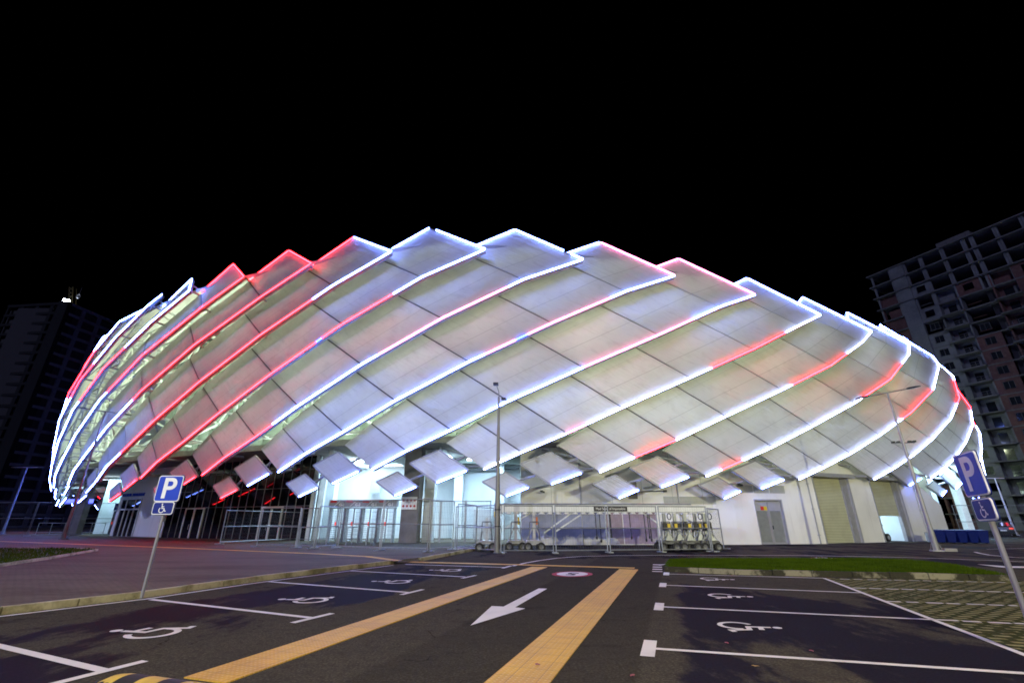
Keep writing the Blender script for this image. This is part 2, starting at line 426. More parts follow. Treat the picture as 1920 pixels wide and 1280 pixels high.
CORR = {0: [[-0.00055, -0.00378, -0.00537], [-0.05278, -0.23617, 0.00271]], 1: [[-0.00337, 0.00969, 0.01986], [-0.08408, 0.35981, 0.50806]], 2: [[-0.00167, 0.00528, 0.0108], [-0.05278, 0.14784, 0.23647]], 3: [[-0.00038, 0.00134, 0.00614], [-0.0228, 0.15699, 0.16214]], 4: [[-0.00014, 0.00017, 0.00298], [0.00284, 0.04127, 0.05711]], 8: [[0.00301, -0.00727, -0.02421], [-0.09368, -0.48593, -0.04591]]}
PHI0, DPHI, K0, KH = -1.3716523, 0.1160198, -2.75, 0.2777778
SC = .86
def hat(t, v):
    u = min(max((t - K0) / KH, 0), len(v) - 1.0001); k = int(u); w = u - k
    g = lambda m: v[min(max(m, 0), len(v) - 1)]
    a, b, c, d = g(k - 1), g(k), g(k + 1), g(k + 2)
    return .5 * (2 * b + (c - a) * w + (2 * a - 5 * b + 4 * c - d) * w * w + (3 * b - a - 3 * c + d) * w ** 3)
CC = V((0, 0, CAMH))
def SURF(t, rho, z):
    h = hat(t, HK); r = hat(t, RK) + rho * h
    p = V((r * cos(t), 113 + r * sin(t), z * h))
    return CC + (p - CC) * SC
def T_of(i, j):
    t = PHI0 + DPHI * (i - 6) + AL[j]; z = ZR[j]
    if j in CORR:
        x = max(-1.0, min(1.1, (i - 6) / 5)); c = CORR[j]
        t += c[0][0] + c[0][1] * x + c[0][2] * x * x; z += c[1][0] + c[1][1] * x + c[1][2] * x * x
    if i > 10:                                   # the bands open out a little round the right-hand end
        k = min(i, 15) - 10; f = {0: 0, 8: 0, 1: .05, 2: .15, 3: .4, 4: .7}.get(j, 1.0)
        t += .0042 * k * k * f; z += min(1.3, .17 * k * k) * f
    return t, z
def NODE(i, j):
    t, z = T_of(i, j); return SURF(t, RHO[j], z)
ZP = list(zip(ZR[:8], RHO[:8]))[::-1]
def prof(z):
    if z <= ZP[0][0]: return ZP[0][1]
    for (a, ra), (b, rb) in zip(ZP, ZP[1:]):
        if z <= b: return ra + (rb - ra) * (z - a) / (b - a)
    return ZP[-1][1] - (z - ZP[-1][0]) * .27
def BACK(i, j):
    f = j / 7.0
    t, z = T_of(i, j)
    if j == 0: t2, z2 = T_of(i, 8)
    else:
        t2 = t + (-.71 + .37 * f) * DPHI; z2 = z + 4.28 - 2.31 * f
    d = 1.6 - .6 * f
    return SURF(t2, prof(z2) - d, z2)
AXIS = V((0, 113 * SC, 8))
def outward(n, p):
    q = V((p[0] - AXIS[0], p[1] - AXIS[1], 0))
    return n if n.dot(q) > 0 else -n

# LED colour runs, given by the place along each band (screen x read off the photo, measured down from the top corner)
RUNS = {
 -5: [('W', None)], -4: [('W', 172), ('R', 130), ('W', None)], -3: [('W', 178), ('R', 118), ('W', None)], -2: [('W', 182), ('R', 128), ('W', None)], -1: [('W', 178), ('R', 135), ('W', None)],
 0: [('W', 236), ('R', 150), ('W', None)], 1: [('R', 202), ('W', None)], 2: [('R', 250), ('W', None)],
 3: [('W', 586), ('R', 227), ('W', None)], 4: [('W', 736), ('R', 604), ('B', 593), ('R', None)],
 5: [('W', 949), ('P', 710), ('W', 512), ('R', None)], 6: [('W', 1142), ('P', 986), ('B', 964), ('P', 908), ('W', None)],
 7: [('W', 1296), ('P', 1093), ('W', None)], 8: [('W', 1469), ('R', 1330), ('W', 1096), ('P', 1060), ('W', None)],
 9: [('W', 1584), ('R', 1481), ('W', 1265), ('R', 1187), ('W', None)], 10: [('W', 1688), ('R', 1614), ('W', 1389), ('R', 1350), ('W', None)],
 11: [('W', 1746), ('R', 1688), ('W', None)], 12: [('W', 'n1.2'), ('R', 'n2.3'), ('W', None)], 13: [('W', 'n0.5'), ('R', 'n2.2'), ('W', None)], 14: [('W', 'n0.8'), ('R', 'n2.6'), ('W', None)],
}
TOPC = {1: 'R', 2: 'R', 7: 'P'}            # colour of the two short top edges
TOP2 = {3: ('R', 'W'), 6: ('W', 'P'), 8: ('W', 'W')}
TILEC = {3: 'W', 4: 'R', 5: 'R', 6: 'W', 2: 'W'}
def band_runs(i, nodes):
    xs = [PROJ(n)[0] for n in nodes]
    out = []; s0 = 0.0
    for c, x in RUNS.get(i, [('W', None)]):
        if x is None: s1 = 7.0
        elif isinstance(x, str): s1 = float(x[1:])
        else:
            s1 = 7.0
            for j in range(7):
                a, b = xs[j], xs[j + 1]
                if min(a, b) <= x <= max(a, b) and j + (x - a) / (b - a) > s0:
                    s1 = j + (x - a) / (b - a); break
        if s1 > s0 + .01: out.append((c, s0, s1))
        s0 = s1
    return out

stadium = empty('stadium', (0, 38, 0))
tag(stadium, 'round white stadium wrapped in overlapping diagonal panels edged with white and red light', 'stadium')
def panel_mb(N0, N1, B1, B0, gap, thick, nu, nv):
    """slab with corners N0,N1 (front edge, down the band), B1,B0 (back edge)."""
    mb = MB(); n = outward((N1 - N0).cross(B0 - N0).normalized(), N0)
    L = (N1 - N0).length; g = gap / L
    P = {}
    for a in range(nu + 1):
        s = g + (1 - 2 * g) * a / nu
        for b in range(nv + 1):
            q = b / nv
            P[a, b] = (N0.lerp(N1, s)).lerp(B0.lerp(B1, s), q) - n * (.03 * sin(pi * q) * sin(pi * s)) * min(1, L / 8)
    for a in range(nu):
        for b in range(nv):
            uv = [(a / nu, b / nv), ((a + 1) / nu, b / nv), ((a + 1) / nu, (b + 1) / nv), (a / nu, (b + 1) / nv)]
            q = [P[a, b], P[a + 1, b], P[a + 1, b + 1], P[a, b + 1]]
            mb.quad(*q, uv=uv)
            mb.quad(*[x - n * thick for x in reversed(q)], uv=list(reversed(uv)))
    bd = [P[a, 0] for a in range(nu + 1)] + [P[nu, b] for b in range(1, nv + 1)] + [P[a, nv] for a in range(nu - 1, -1, -1)] + [P[0, b] for b in range(nv - 1, 0, -1)]
    for k in range(len(bd)):
        a, b = bd[k], bd[(k + 1) % len(bd)]
        mb.quad(b, a, a - n * thick, b - n * thick, uv=[(0, 0)] * 4)
    return mb, n
def led_mb(pts, nrm, bdir, r):
    off = [p + n * (r + .02) - b * .08 for p, n, b in zip(pts, nrm, bdir)]
    return MB().tube(off, r, 6)
BANDS = range(-7, 18)
for i in BANDS:
    N = [NODE(i, j) for j in range(8)]; B = [BACK(i, j) for j in range(8)]
    t9, z9 = T_of(i, 9); B[7] = SURF(t9, RHO[9], z9)
    fr = MB(); segn = []
    for j in range(7):
        n = outward((N[j + 1] - N[j]).cross(B[j] - N[j]).normalized(), N[j]); segn.append(n)
    band = None
    lip = .3
    for j in range(7):
        n = segn[j]
        bo_ = (B[j] - N[j]).normalized() * .07; fr.bar(N[j] - bo_ - n * lip * .42, N[j + 1] - bo_ - n * lip * .42, lip, .14, up=(B[j] - N[j]))
        fr.bar(B[j] - n * .2, B[j + 1] - n * .2, .16, .16)
    for j in range(8):                                        # brackets back to the truss behind
        n = segn[min(j, 6)]; t, z = T_of(i, j)
        fr.tube([N[j].lerp(B[j], .12) - n * .15, SURF(t - .2 * DPHI, prof(z) - 3.2, z + .5)], .09, 6)
        fr.tube([N[j].lerp(B[j], .6) - n * .3, SURF(t - .45 * DPHI, prof(z) - 3.2, z + 2.0)], .08, 6)
    n0 = segn[0]
    fr.bar(B[0] - n0 * .12, N[0] - n0 * .12, .12, .28, up=n0)
    band = fr.build('facade_band', M['frame'], stadium)
    sm = MB()
    for j in range(1, 7):
        n = segn[j]
        sm.bar(N[j] - n * .11, B[j] - n * .11, .2, .1, up=n)
    sm.build('seam_bar', M['seam'], band)
    for j in range(7):
        mb, n = panel_mb(N[j], N[j + 1], B[j + 1], B[j], .055, .1, 6, 5)
        mb.build('panel', M['membrane'], band, smooth=False)
    def at(s):
        j = min(6, int(s)); f = s - j
        return N[j].lerp(N[j + 1], f), j
    r = .056
    for c, s0, s1 in band_runs(i, N):
        ss = [s0 + .006] + [float(k) for k in range(int(s0) + 1, int(math.ceil(s1)))] + [s1 - .006]
        pts = []; nn = []; bb = []
        for s in ss:
            p, j = at(s); pts.append(p); nn.append(segn[j]); bb.append((B[j] - N[j]).normalized())
        led_mb(pts, nn, bb, r * (.85 if c == 'R' else 1)).build('led_strip', LED['V' if c == 'W' and i >= 8 else c], band)
    ca, cb = TOP2.get(i, (TOPC.get(i, 'W'),) * 2)
    nt = n0
    inn = (N[1] - N[0]).normalized()
    f0, f1 = {4: (0.0, .88), 5: (.27, 1.0)}.get(i, (0.0, 1.0))
    led_mb([N[0].lerp(B[0], f0), N[0].lerp(B[0], f1)], [nt] * 2, [inn] * 2, r).build('led_strip', LED[cb], band)
    if i == 5: led_mb([N[0], N[0].lerp(B[0], .16)], [nt] * 2, [inn] * 2, r).build('led_strip', LED[cb], band)
    inb = (N[0] - B[0]).normalized()
    led_mb([B[0], B[0].lerp(B[1], .97)], [nt] * 2, [inb] * 2, r).build('led_strip', LED[ca], band)
    # the two loose tiles at the foot of the band
    for base in (10, 14):
        if i < -3: continue
        if i == 12 or (i == 13 and base == 14): continue      # left off above the shutters
        q = [NODE(i, k) for k in range(base, base + 4)]     # top, right, bottom, left
        mb, n = panel_mb(q[1], q[2], q[3], q[0], .06, .1, 3, 3)
        tl = mb.build('tile', M['membrane'], band)
        fm = MB()
        for a in range(4):
            fm.bar(q[a] - n * .07, q[(a + 1) % 4] - n * .07, .1, .15, up=n)
        cen = (q[0] + q[2]) / 2
        mid = (q[0] + q[1]) / 2
        nxt = (N[7] + B[7]) / 2 if base == 10 else (NODE(i, 12) + NODE(i, 13)) / 2
        fm.tube([cen - n * .3, mid - n * .45, nxt - n * .3], .09, 6)
        fm.build('tile_frame', M['frame'], band)
        c = TILEC.get(i, 'W')
        if base == 14 and i == 6: c = 'R'
        led_mb([q[1].lerp(q[2], .08), q[1].lerp(q[2], .97)], [n] * 2, [(q[0] - q[1]).normalized() * .3] * 2, .04).build('led_strip', LED[c], band)

# lattice truss behind the bands
TS = [PHI0 + DPHI * (k - 13) for k in range(0, 26)]
lt = MB(); rows = [8.6, 12.5, 16.5, 20.5, 24.0]
for a, t in enumerate(TS):
    for r_, z in enumerate(rows):
        p = SURF(t, prof(z) - 3.2, z); p2 = SURF(t, prof(z) - 4.6, z)
        if r_ + 1 < len(rows):
            z2 = rows[r_ + 1]
            lt.tube([p, SURF(t, prof(z2) - 3.2, z2)], .16, 6)
            if a + 1 < len(TS):
                t2 = TS[a + 1]
                e = SURF((t + t2) / 2, prof((z + z2) / 2) - 4.6, (z + z2) / 2)
                for q in (p, SURF(t2, prof(z) - 3.2, z), SURF(t, prof(z2) - 3.2, z2), SURF(t2, prof(z2) - 3.2, z2)): lt.tube([q, e], .1, 5)
            lt.tube([p, SURF(t, prof(z2) - 4.6, z2)], .09, 5)
        lt.tube([p, p2], .09, 5)
        if a + 1 < len(TS): lt.tube([p, SURF(TS[a + 1], prof(z) - 3.2, z)], .13, 6)
lt.build('lattice_truss', M['white_steel'], stadium, smooth=True)
# inner drum, concourse slab, roof ring
def ring(name, mat, rho_z, t0=-3.15, t1=.15, n=72, flat=False):
    mb = MB()
    P = [[SURF(t0 + (t1 - t0) * a / n, r, z) for (r, z) in rho_z] for a in range(n + 1)]
    m = len(rho_z)
    if flat:
        for row in P:
            for q, (r, z) in zip(row, rho_z): q.z = z
    for a in range(n):
        for b in range(m):
            c = (b + 1) % m
            mb.quad(P[a][b], P[a + 1][b], P[a + 1][c], P[a][c])
    return mb.build(name, mat, stadium)
ring('concourse_slab', M['concrete'], [(-1.8, 6.7), (-24, 6.7), (-24, 7.15), (-1.8, 7.15)], flat=True)
ring('inner_wall', M['drum'], [(-12, 7.0), (-10, 25.0), (-10.4, 25.0), (-12.4, 7.0)])
ring('roof_ring', M['frame'], [(-1.8, 26.2), (-16, 27.2), (-16, 26.8), (-1.8, 25.8)])
ri = MB()
for t in [TS[0] + k * DPHI / 2 for k in range(52)]:
    ri.bar(SURF(t, -11.6, 7.4), SURF(t, -9.7, 24.8), .35, .35)
ri.build('inner_rib', M['drum'], stadium)
# interior lights between drum and facade
for k in range(0, 26):
    t = TS[k]
    for (rho, z, pw, colr) in ((-3.6, 8.6, 330, (.74, 1.0, .88)), (-7.5, 13, 1050, (.76, 1.0, .78)), (-7.0, 20.5, 1300, (.88, 1.0, .62))):
        ld = bpy.data.lights.new('concourse_lamp', 'POINT'); ld.energy = pw * (.45 if k < 5 else .75 if k < 8 else 1); ld.color = colr; ld.shadow_soft_size = .5
        lo = bpy.data.objects.new('concourse_lamp', ld); COL.objects.link(lo); lo.location = SURF(t + .5 * DPHI, rho, z)
# ------------------------------------------------------------------ STADIUM ground floor
SW = .12                                       # pavement height
def wall_run(name, pts, z0, z1, th, mat, parent=stadium):
    mb = MB()
    for a, b in zip(pts, pts[1:]):
        a = V((a[0], a[1], 0)); b = V((b[0], b[1], 0)); d = (b - a).normalized(); n = V((-d.y, d.x, 0)) * th
        mb.hexa([V((p.x, p.y, z)) for z in (z0, z1) for p in (a, b, b + n, a + n)])
    return mb.build(name, mat, parent)
def fl(px, py, z=SW):
    p = G(px, py, z); return V((p.x, p.y, 0))
wl = [fl(205, 1004), fl(302, 1007)]
gl = [fl(302, 1007), fl(578, 1013)]
wr = [G(977, 1021), G(1389, 1020.6), G(1549, 1019), G(1659, 1016), G(1748, 1013.3)]
for p in wr: p.z = 0
rc = [gl[1] + V((-.6, 5.0, 0)), V((-7.5, 45.5, 0)), V((1.2, 42.0, 0))]
lc = [wl[0] + V((-9.5, 9.0, 0)), wl[0] + V((-.5, 6.5, 0))]
rr_ = [wr[4] + V((1.0, 6.0, 0)), wr[4] + V((12, 12.5, 0))]
ZS = 6.75
wall_run('white_wall', wl, 0, ZS, .4, M['white_wall'])
# right white wall with openings cut for the shutters and door
def lerp2(a, b, f): return a + (b - a) * f
def along_px(seg, px):       # parameter on a wall segment where it is seen at ground screen x
    a, b = seg
    best = min((abs(PROJ(V((*lerp2(a, b, k / 400).xy, 0)))[0] - px), k / 400) for k in range(401)); return best[1]
def wall_with_holes(name, a, b, z1, th, mat, holes):
    """holes: (s0, s1, z0, z1) in metres along a->b"""
    d = (b - a); L = d.length; d.normalize(); n = V((-d.y, d.x, 0)) * th; mb = MB()
    xs = sorted({0, L} | {h[0] for h in holes} | {h[1] for h in holes})
    for s0, s1 in zip(xs, xs[1:]):
        hs = [h for h in holes if h[0] <= s0 + 1e-6 and h[1] >= s1 - 1e-6]
        spans = [(0, z1)]
        for h in hs:
            spans = [q for (p0, p1) in spans for q in ((p0, min(p1, h[2])), (max(p0, h[3]), p1)) if q[1] > q[0] + .01]
        for (p0, p1) in spans:
            p = a + d * s0; q = a + d * s1
            mb.hexa([V((w.x, w.y, z)) for z in (p0, p1) for w in (p, q, q + n, p + n)])
    return mb.build(name, mat, stadium)
wall_run('white_wall', [wr[0], wr[1]], 0, ZS, .4, M['white_wall'])
def frame_of(a, b):
    d = (b - a).normalized(); return d, V((d.y, -d.x, 0))       # along, towards the viewer
# segment 1-2: plain door and first shutter
def onseg(a, b, px): return along_px((a, b), px) * (b - a).length
s_d0, s_d1 = onseg(wr[1], wr[2], 1428), onseg(wr[1], wr[2], 1482)
dz = 3.05
d12, f12 = frame_of(wr[1], wr[2]); L12 = (wr[2] - wr[1]).length
wall_with_holes('white_wall', wr[1], wr[2], ZS, .4, M['white_wall'], [(s_d0, s_d1, -1, dz)])
d23, f23 = frame_of(wr[2], wr[3]); L23 = (wr[3] - wr[2]).length
s1b = onseg(wr[2], wr[3], 1620); z1b = 4.75
wall_with_holes('white_wall', wr[2], wr[3], ZS, .4, M['white_wall'], [(.05, s1b, -1, z1b)])
d34, f34 = frame_of(wr[3], wr[4]); L34 = (wr[4] - wr[3]).length
s2a, s2b = .05, onseg(wr[3], wr[4], 1716); z2b = 4.75
wall_with_holes('white_wall', wr[3], wr[4], ZS, .4, M['white_wall'], [(s2a, s2b, -1, z2b)])
# end piece with a sloping top
we = wr[4] + (wr[4] - wr[3]).normalized() * 3.2
nn = V((-d34.y, d34.x, 0)) * .4
MB().hexa([V((*p.xy, z)) for p, z in ((wr[4], 0), (we, 0), (we + nn, 0), (wr[4] + nn, 0), (wr[4], 4.9), (we, 2.9), (we + nn, 2.9), (wr[4] + nn, 4.9))]).build('white_wall', M['white_wall'], stadium)
# louvred double door
def local_box(mb, a, d, f, s0, s1, y0, y1, z0, z1):     # y measured outwards from the wall face
    p = [a + d * s0 + f * y1, a + d * s1 + f * y1, a + d * s1 + f * y0, a + d * s0 + f * y0]
    mb.hexa([V((q.x, q.y, z)) for z in (z0, z1) for q in p]); return mb
a = wr[1]
dr = MB(); local_box(dr, a, d12, f12, s_d0, s_d0 + .08, -.3, .03, 0, dz); local_box(dr, a, d12, f12, s_d1 - .08, s_d1, -.3, .03, 0, dz)
local_box(dr, a, d12, f12, s_d0 + .08, s_d1 - .08, -.3, .03, dz - .1, dz)
door = dr.build('door', M['alu'], stadium)
mid = (s_d0 + s_d1) / 2
for (p, q) in ((s_d0 + .1, mid - .04), (mid + .04, s_d1 - .1)):
    lv = MB()
    local_box(lv, a, d12, f12, p, q, -.2, -.12, 2.25, dz - .12); local_box(lv, a, d12, f12, p, q, -.2, -.12, .0, .12)
    for e0, e1_ in ((p, p + .06), (q - .06, q)): local_box(lv, a, d12, f12, e0, e1_, -.2, -.12, .12, 2.25)
    leaf = lv.build('door_leaf', M['alu'], door)
    lo_ = MB(); local_box(lo_, a, d12, f12, p + .06, q - .06, -.24, -.21, .12, 2.25)
    z = .14
    while z < 2.2:
        pts = [a + d12 * (p + .06) + f12 * -.12, a + d12 * (q - .06) + f12 * -.12, a + d12 * (q - .06) + f12 * -.22, a + d12 * (p + .06) + f12 * -.22]
        lo_.hexa([V((w.x, w.y, z + (0 if k < 2 else .06) + e)) for e in (0, .02) for k, w in enumerate(pts)])
        z += .085
    q_ = lo_.build('louvre', M['louvre'], leaf); q_.matrix_parent_inverse = Matrix.Identity(4)
local_box(MB(), a, d12, f12, mid - .02, mid + .02, -.2, -.08, 0, dz - .1).build('door_post', M['alu'], door)
hd = MB(); local_box(hd, a, d12, f12, mid + .07, mid + .1, -.1, -.02, 1.0, 1.25); hd.build('handle', M['dark_metal'], door)
sg = MB(); local_box(sg, a, d12, f12, mid - .62, mid - .36, -.119, -.112, 2.3, 2.56); sg.build('warning_sign', M['sign_red'], door)
sg = MB(); local_box(sg, a, d12, f12, mid - .35, mid - .09, -.119, -.112, 2.3, 2.56); sg.build('warning_sign', M['sign_yellow'], door)
vt = MB()
for k in range(3):
    p = s_d0 - 1.2 + k * 1.35
    for z in range(6): local_box(vt, a, d12, f12, p, p + 1.25, .003, .05, 3.5 + z * .09, 3.56 + z * .09)
vt.build('wall_vent', M['louvre'], stadium)
vt = MB()
for z in range(6): local_box(vt, wr[0], *frame_of(wr[0], wr[1]), 10.4, 14.2, .003, .05, 2.7 + z * .09, 2.76 + z * .09)
vt.build('wall_vent', M['louvre'], stadium)
def patchy(name, c1, c2):  # two mottled tones with cream patches, more of them towards the bottom
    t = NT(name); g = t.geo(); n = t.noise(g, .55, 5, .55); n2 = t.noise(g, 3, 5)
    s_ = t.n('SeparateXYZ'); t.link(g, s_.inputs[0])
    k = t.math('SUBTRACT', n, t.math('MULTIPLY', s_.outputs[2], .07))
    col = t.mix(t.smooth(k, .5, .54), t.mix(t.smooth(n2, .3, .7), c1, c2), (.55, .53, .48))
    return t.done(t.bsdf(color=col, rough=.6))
d01, f01 = frame_of(wr[0], wr[1])
for px0, px1, m_ in ((975, 1138, patchy('blue_grey_panel', (.2, .22, .31), (.27, .28, .36))), (1139, 1171, patchy('maroon_panel', (.24, .18, .2), (.3, .23, .25))), (1172, 1236, patchy('violet_panel', (.27, .2, .29), (.33, .25, .33)))):
    q0, q1 = onseg(wr[0], wr[1], px0) + .02, onseg(wr[0], wr[1], px1); local_box(MB(), wr[0], d01, f01, q0, q1, .002, .03, .05, 2.15).build('tinted_wall_panel', m_, stadium)
# roller shutters
def shutter(a, d, f, s0, s1, top, open_to):
    fr = MB()
    local_box(fr, a, d, f, s0, s0 + .12, -.38, .05, 0, top); local_box(fr, a, d, f, s1 - .12, s1, -.38, .05, 0, top)
    local_box(fr, a, d, f, s0 - .15, s1 + .45, .003, .35, top, top + .28)
    o = fr.build('roller_shutter', M['alu'], stadium)
    cu = MB(); local_box(cu, a, d, f, s0 + .12, s1 - .75, -.3, -.24, open_to, top); cu.build('curtain', M['shutter'], o)
    jb = MB(); local_box(jb, a, d, f, s1 - .75, s1 - .12, -.36, -.1, 0, top); jb.build('side_reveal', M['mid_grey'], o)
    return o
shutter(wr[2], d23, f23, .05, s1b, z1b, .02)
shutter(wr[3], d34, f34, s2a, s2b, z2b, 1.95)
# room behind the second shutter
bk = MB()
pa = wr[3] + d34 * s2a; pb = wr[3] + d34 * s2b; back = -f34 * 4.0
bk.quad(V((*(pa + back).xy, 0)), V((*(pb + back).xy, 0)), V((*(pb + back).xy, 3.2)), V((*(pa + back).xy, 3.2)))
bk.quad(V((*(pa - f34 * .42).xy, 0)), V((*(pa + back).xy, 0)), V((*(pa + back).xy, 3.2)), V((*(pa - f34 * .42).xy, 3.2)))
bk.quad(V((*(pb + back).xy, 0)), V((*(pb - f34 * .42).xy, 0)), V((*(pb - f34 * .42).xy, 3.2)), V((*(pb + back).xy, 3.2)))
bk.quad(V((*(pa - f34 * .42).xy, 3.2)), V((*(pa + back).xy, 3.2)), V((*(pb + back).xy, 3.2)), V((*(pb - f34 * .42).xy, 3.2)))
bk.build('store_room', M['recess_wall'], stadium)
def area(loc, sx, sy, power, colr, rot=(0, 0, 0)):
    ld = bpy.data.lights.new('ceiling_lamp', 'AREA'); ld.shape = 'RECTANGLE'; ld.size = sx; ld.size_y = sy; ld.energy = power; ld.color = colr
    o = bpy.data.objects.new('ceiling_lamp', ld); COL.objects.link(o); o.location = loc; o.rotation_euler = rot; return o
pm = (pa + pb) / 2 - f34 * 2.0
area((pm.x, pm.y, 3.1), 1.2, 1.2, 260, (.55, .8, 1))
dp = MB()
for (a_, b_, f_) in ((wr[0], wr[1], .28), (wr[0], wr[1], .74), (wr[1], wr[2], .93), (wr[3], wr[4], .93)):
    d_, n_ = frame_of(a_, b_); p_ = a_ + d_ * ((b_ - a_).length * f_) + n_ * .08
    o_ = MB().tube([(p_.x, p_.y, 0), (p_.x, p_.y, 5.6)], .045, 8)
    for z in (.6, 2.4, 4.2): o_.box((p_.x, p_.y, z), (.16, .14, .05))
    o_.build('downpipe', M['alu'], stadium)
for (a_, b_, f_, z) in ((wr[0], wr[1], .1, 3.6), (wr[0], wr[1], .86, 4.0), (wr[1], wr[2], .08, 4.1), (wr[3], wr[4], .8, 4.6), (wl[0], wl[1], .85, 4.4)):
    d_, n_ = frame_of(a_, b_); p_ = a_ + d_ * ((b_ - a_).length * f_)
    o_ = MB().bar(V((*p_.xy, z)), V((*(p_ + n_ * .3).xy, z)), .05, .05); q_ = p_ + n_ * .34
    o_.bar(V((*(q_ - d_ * .16).xy, z - .05)), V((*(q_ + d_ * .16).xy, z - .12)), .11, .12); o_.build('wall_camera', M['dark_metal'], stadium)
d_, n_ = frame_of(wr[0], wr[1]); L_ = (wr[1] - wr[0]).length
for k in range(1, 7):
    jb = MB(); local_box(jb, wr[0], d_, n_, L_ * k / 7 - .012, L_ * k / 7 + .012, .0005, .006, 2.3, ZS - .1); jb.build('wall_joint', M['louvre'], stadium)
wn = MB(); local_box(wn, wr[0], d_, n_, 7.85, 8.5, .001, .06, 3.05, 4.3); wn.build('wall_window', M['dark_concrete'], stadium)
bm2 = MB(); c_ = wr[0] + d_ * 8.55; bm2.tube([V((*(c_ + n_ * .05).xy, 3.55)), V((*(c_ + n_ * .2 + d_ * 1.9).xy, 3.6))], .03, 6); bm2.box(V((*(c_ + n_ * .2 + d_ * 1.95).xy, 3.58)), (.25, .15, .14)); bm2.build('wall_bracket', M['dark_metal'], stadium)
# black curtain wall
g0, g1 = gl; dg, fg = frame_of(g0, g1); LG = (g1 - g0).length
cwm = MB(); local_box(cwm, g0, dg, fg, 0, LG, -.1, 0, 0, ZS)
cw = cwm.build('curtain_wall', M['glass'], stadium)
mu = MB(); nmul = 19
for k in range(nmul + 1):
    s = LG * k / nmul; local_box(mu, g0, dg, fg, s - .018, s + .018, .001, .05, 0, ZS)
for z in (.04, 2.72, 4.15, 5.6): local_box(mu, g0, dg, fg, 0, LG, .002, .04, z - .02, z + .02)
mu.build('mullion', M['mid_grey'], cw)
def glass_door(s0, s1, top, parent, a, d, f):
    w = .11
    mb = MB(); local_box(mb, a, d, f, s0 - w, s0, .003, .12, 0, top); local_box(mb, a, d, f, s1, s1 + w, .003, .12, 0, top)
    local_box(mb, a, d, f, s0, s1, .003, .12, top - w, top); local_box(mb, a, d, f, (s0 + s1) / 2 - .09, (s0 + s1) / 2 + .09, .003, .12, .1, top - w); local_box(mb, a, d, f, s0, s1, .003, .12, 0, .1)
    o = mb.build('glass_door', M['white_steel'], parent)
    g = MB(); m_ = (s0 + s1) / 2
    local_box(g, a, d, f, s0, m_ - .09, .03, .06, .1, top - w); local_box(g, a, d, f, m_ + .09, s1, .03, .06, .1, top - w); g.build('pane', M['glass'], o)
    h = MB(); c = a + d * (m_ - .16) + f * .16
    h.tube([c + V((0, 0, .85)), c + V((0, 0, .9)) + f * .06, c + V((0, 0, 1.25)) + f * .06, c + V((0, 0, 1.3))], .018, 6); h.build('handle', M['alu'], o)
    return o
for x0, x1 in ((338, 370), (482, 519)):
    glass_door(onseg(g0, g1, x0), onseg(g0, g1, x1), 2.7, stadium, g0, dg, fg)
# entrance in the left white wall with blue lettering
dl, fl_ = frame_of(wl[0], wl[1]); LW = (wl[1] - wl[0]).length
sA, sB = onseg(wl[0], wl[1], 211), onseg(wl[0], wl[1], 247)
mb = MB(); local_box(mb, wl[0], dl, fl_, sA, sB, .003, .05, 0, 3.75)
en = mb.build('entrance', M['glass'], stadium)
mb = MB()
for f_ in (0, .27, .5, .73, 1): local_box(mb, wl[0], dl, fl_, sA + (sB - sA) * f_ - .07, sA + (sB - sA) * f_ + .07, .051, .11, 0, 2.65)
for f_ in (0, .27, .73, 1): local_box(mb, wl[0], dl, fl_, sA + (sB - sA) * f_ - .05, sA + (sB - sA) * f_ + .05, .051, .11, 2.8, 3.75)
for z in (.06, 2.72, 3.75): local_box(mb, wl[0], dl, fl_, sA - .05, sB + .05, .052, .1, z - .07, z + .07)
mb.build('door_frame', M['white_steel'], en)
ang = math.atan2(dl.y, dl.x)
pc = wl[0] + dl * ((sA + sB) / 2) + fl_ * .06
to = text('lettering', 'FOOTBALL DEPARTMENT', .42, M['plate_blue'], None, (pc.x, pc.y, 4.15), (pi / 2, 0, ang), offset=.008, ext=.03)
to.parent = stadium; to.matrix_parent_inverse = Matrix.Translation(-stadium.location)
# recess walls, columns, tubes
wall_run('recess_wall', rc, 0, ZS, .3, M['recess_wall'])
wall_run('recess_wall', [V((1.2, 42.0, 0)), wr[0] + V((.3, .4, 0))], 0, ZS, .3, M['recess_wall'])
wall_run('recess_wall', [gl[1], rc[0]], 0, ZS, .3, M['recess_wall'])
wall_run('recess_wall', lc, 0, ZS, .3, M['recess_wall'])
wall_run('recess_wall', [lc[1], wl[0] + V((.2, .3, 0))], 0, ZS, .3, M['recess_wall'])
wall_run('recess_wall', rr_, 0, ZS, .3, M['recess_wall'])
wall_run('recess_wall', [we + nn, rr_[0]], 0, ZS, .3, M['recess_wall'])
def column(p, w, d, mat, rz=0.0, z1=ZS): return MB().box((p.x, p.y, z1 / 2), (w, d, z1), rz).build('column', mat, stadium, bevel=.02)
pcol = fl(767, 1017)
column(pcol, 1.25, 1.0, M['dark_concrete'], -.1)
column(pcol + V((1.15, .9, 0)), .75, .7, M['recess_wall'], -.1)
column(fl(581, 1012), .9, .8, M['concrete'], -.2); column(fl(596, 1011) + V((.2, 1.2, 0)), .8, .7, M['recess_wall'], -.2)
column(V((-4.8, 43.0, 0)), .8, .8, M['recess_wall']); column(V((-1.0, 41.6, 0)), .6, .8, M['recess_wall'])
column(wl[0] + V((-6.8, 3.5, 0)), .8, .8, M['dark_concrete'])
column(wl[0] + V((-11, 12.0, 0)), 1.0, 1.0, M['dark_concrete'])
column(rr_[0] + V((4.5, -1, 0)), .6, .6, M['recess_wall']); column(rr_[0] + V((9, 1, 0)), .6, .6, M['white_wall'])
tb = MB()
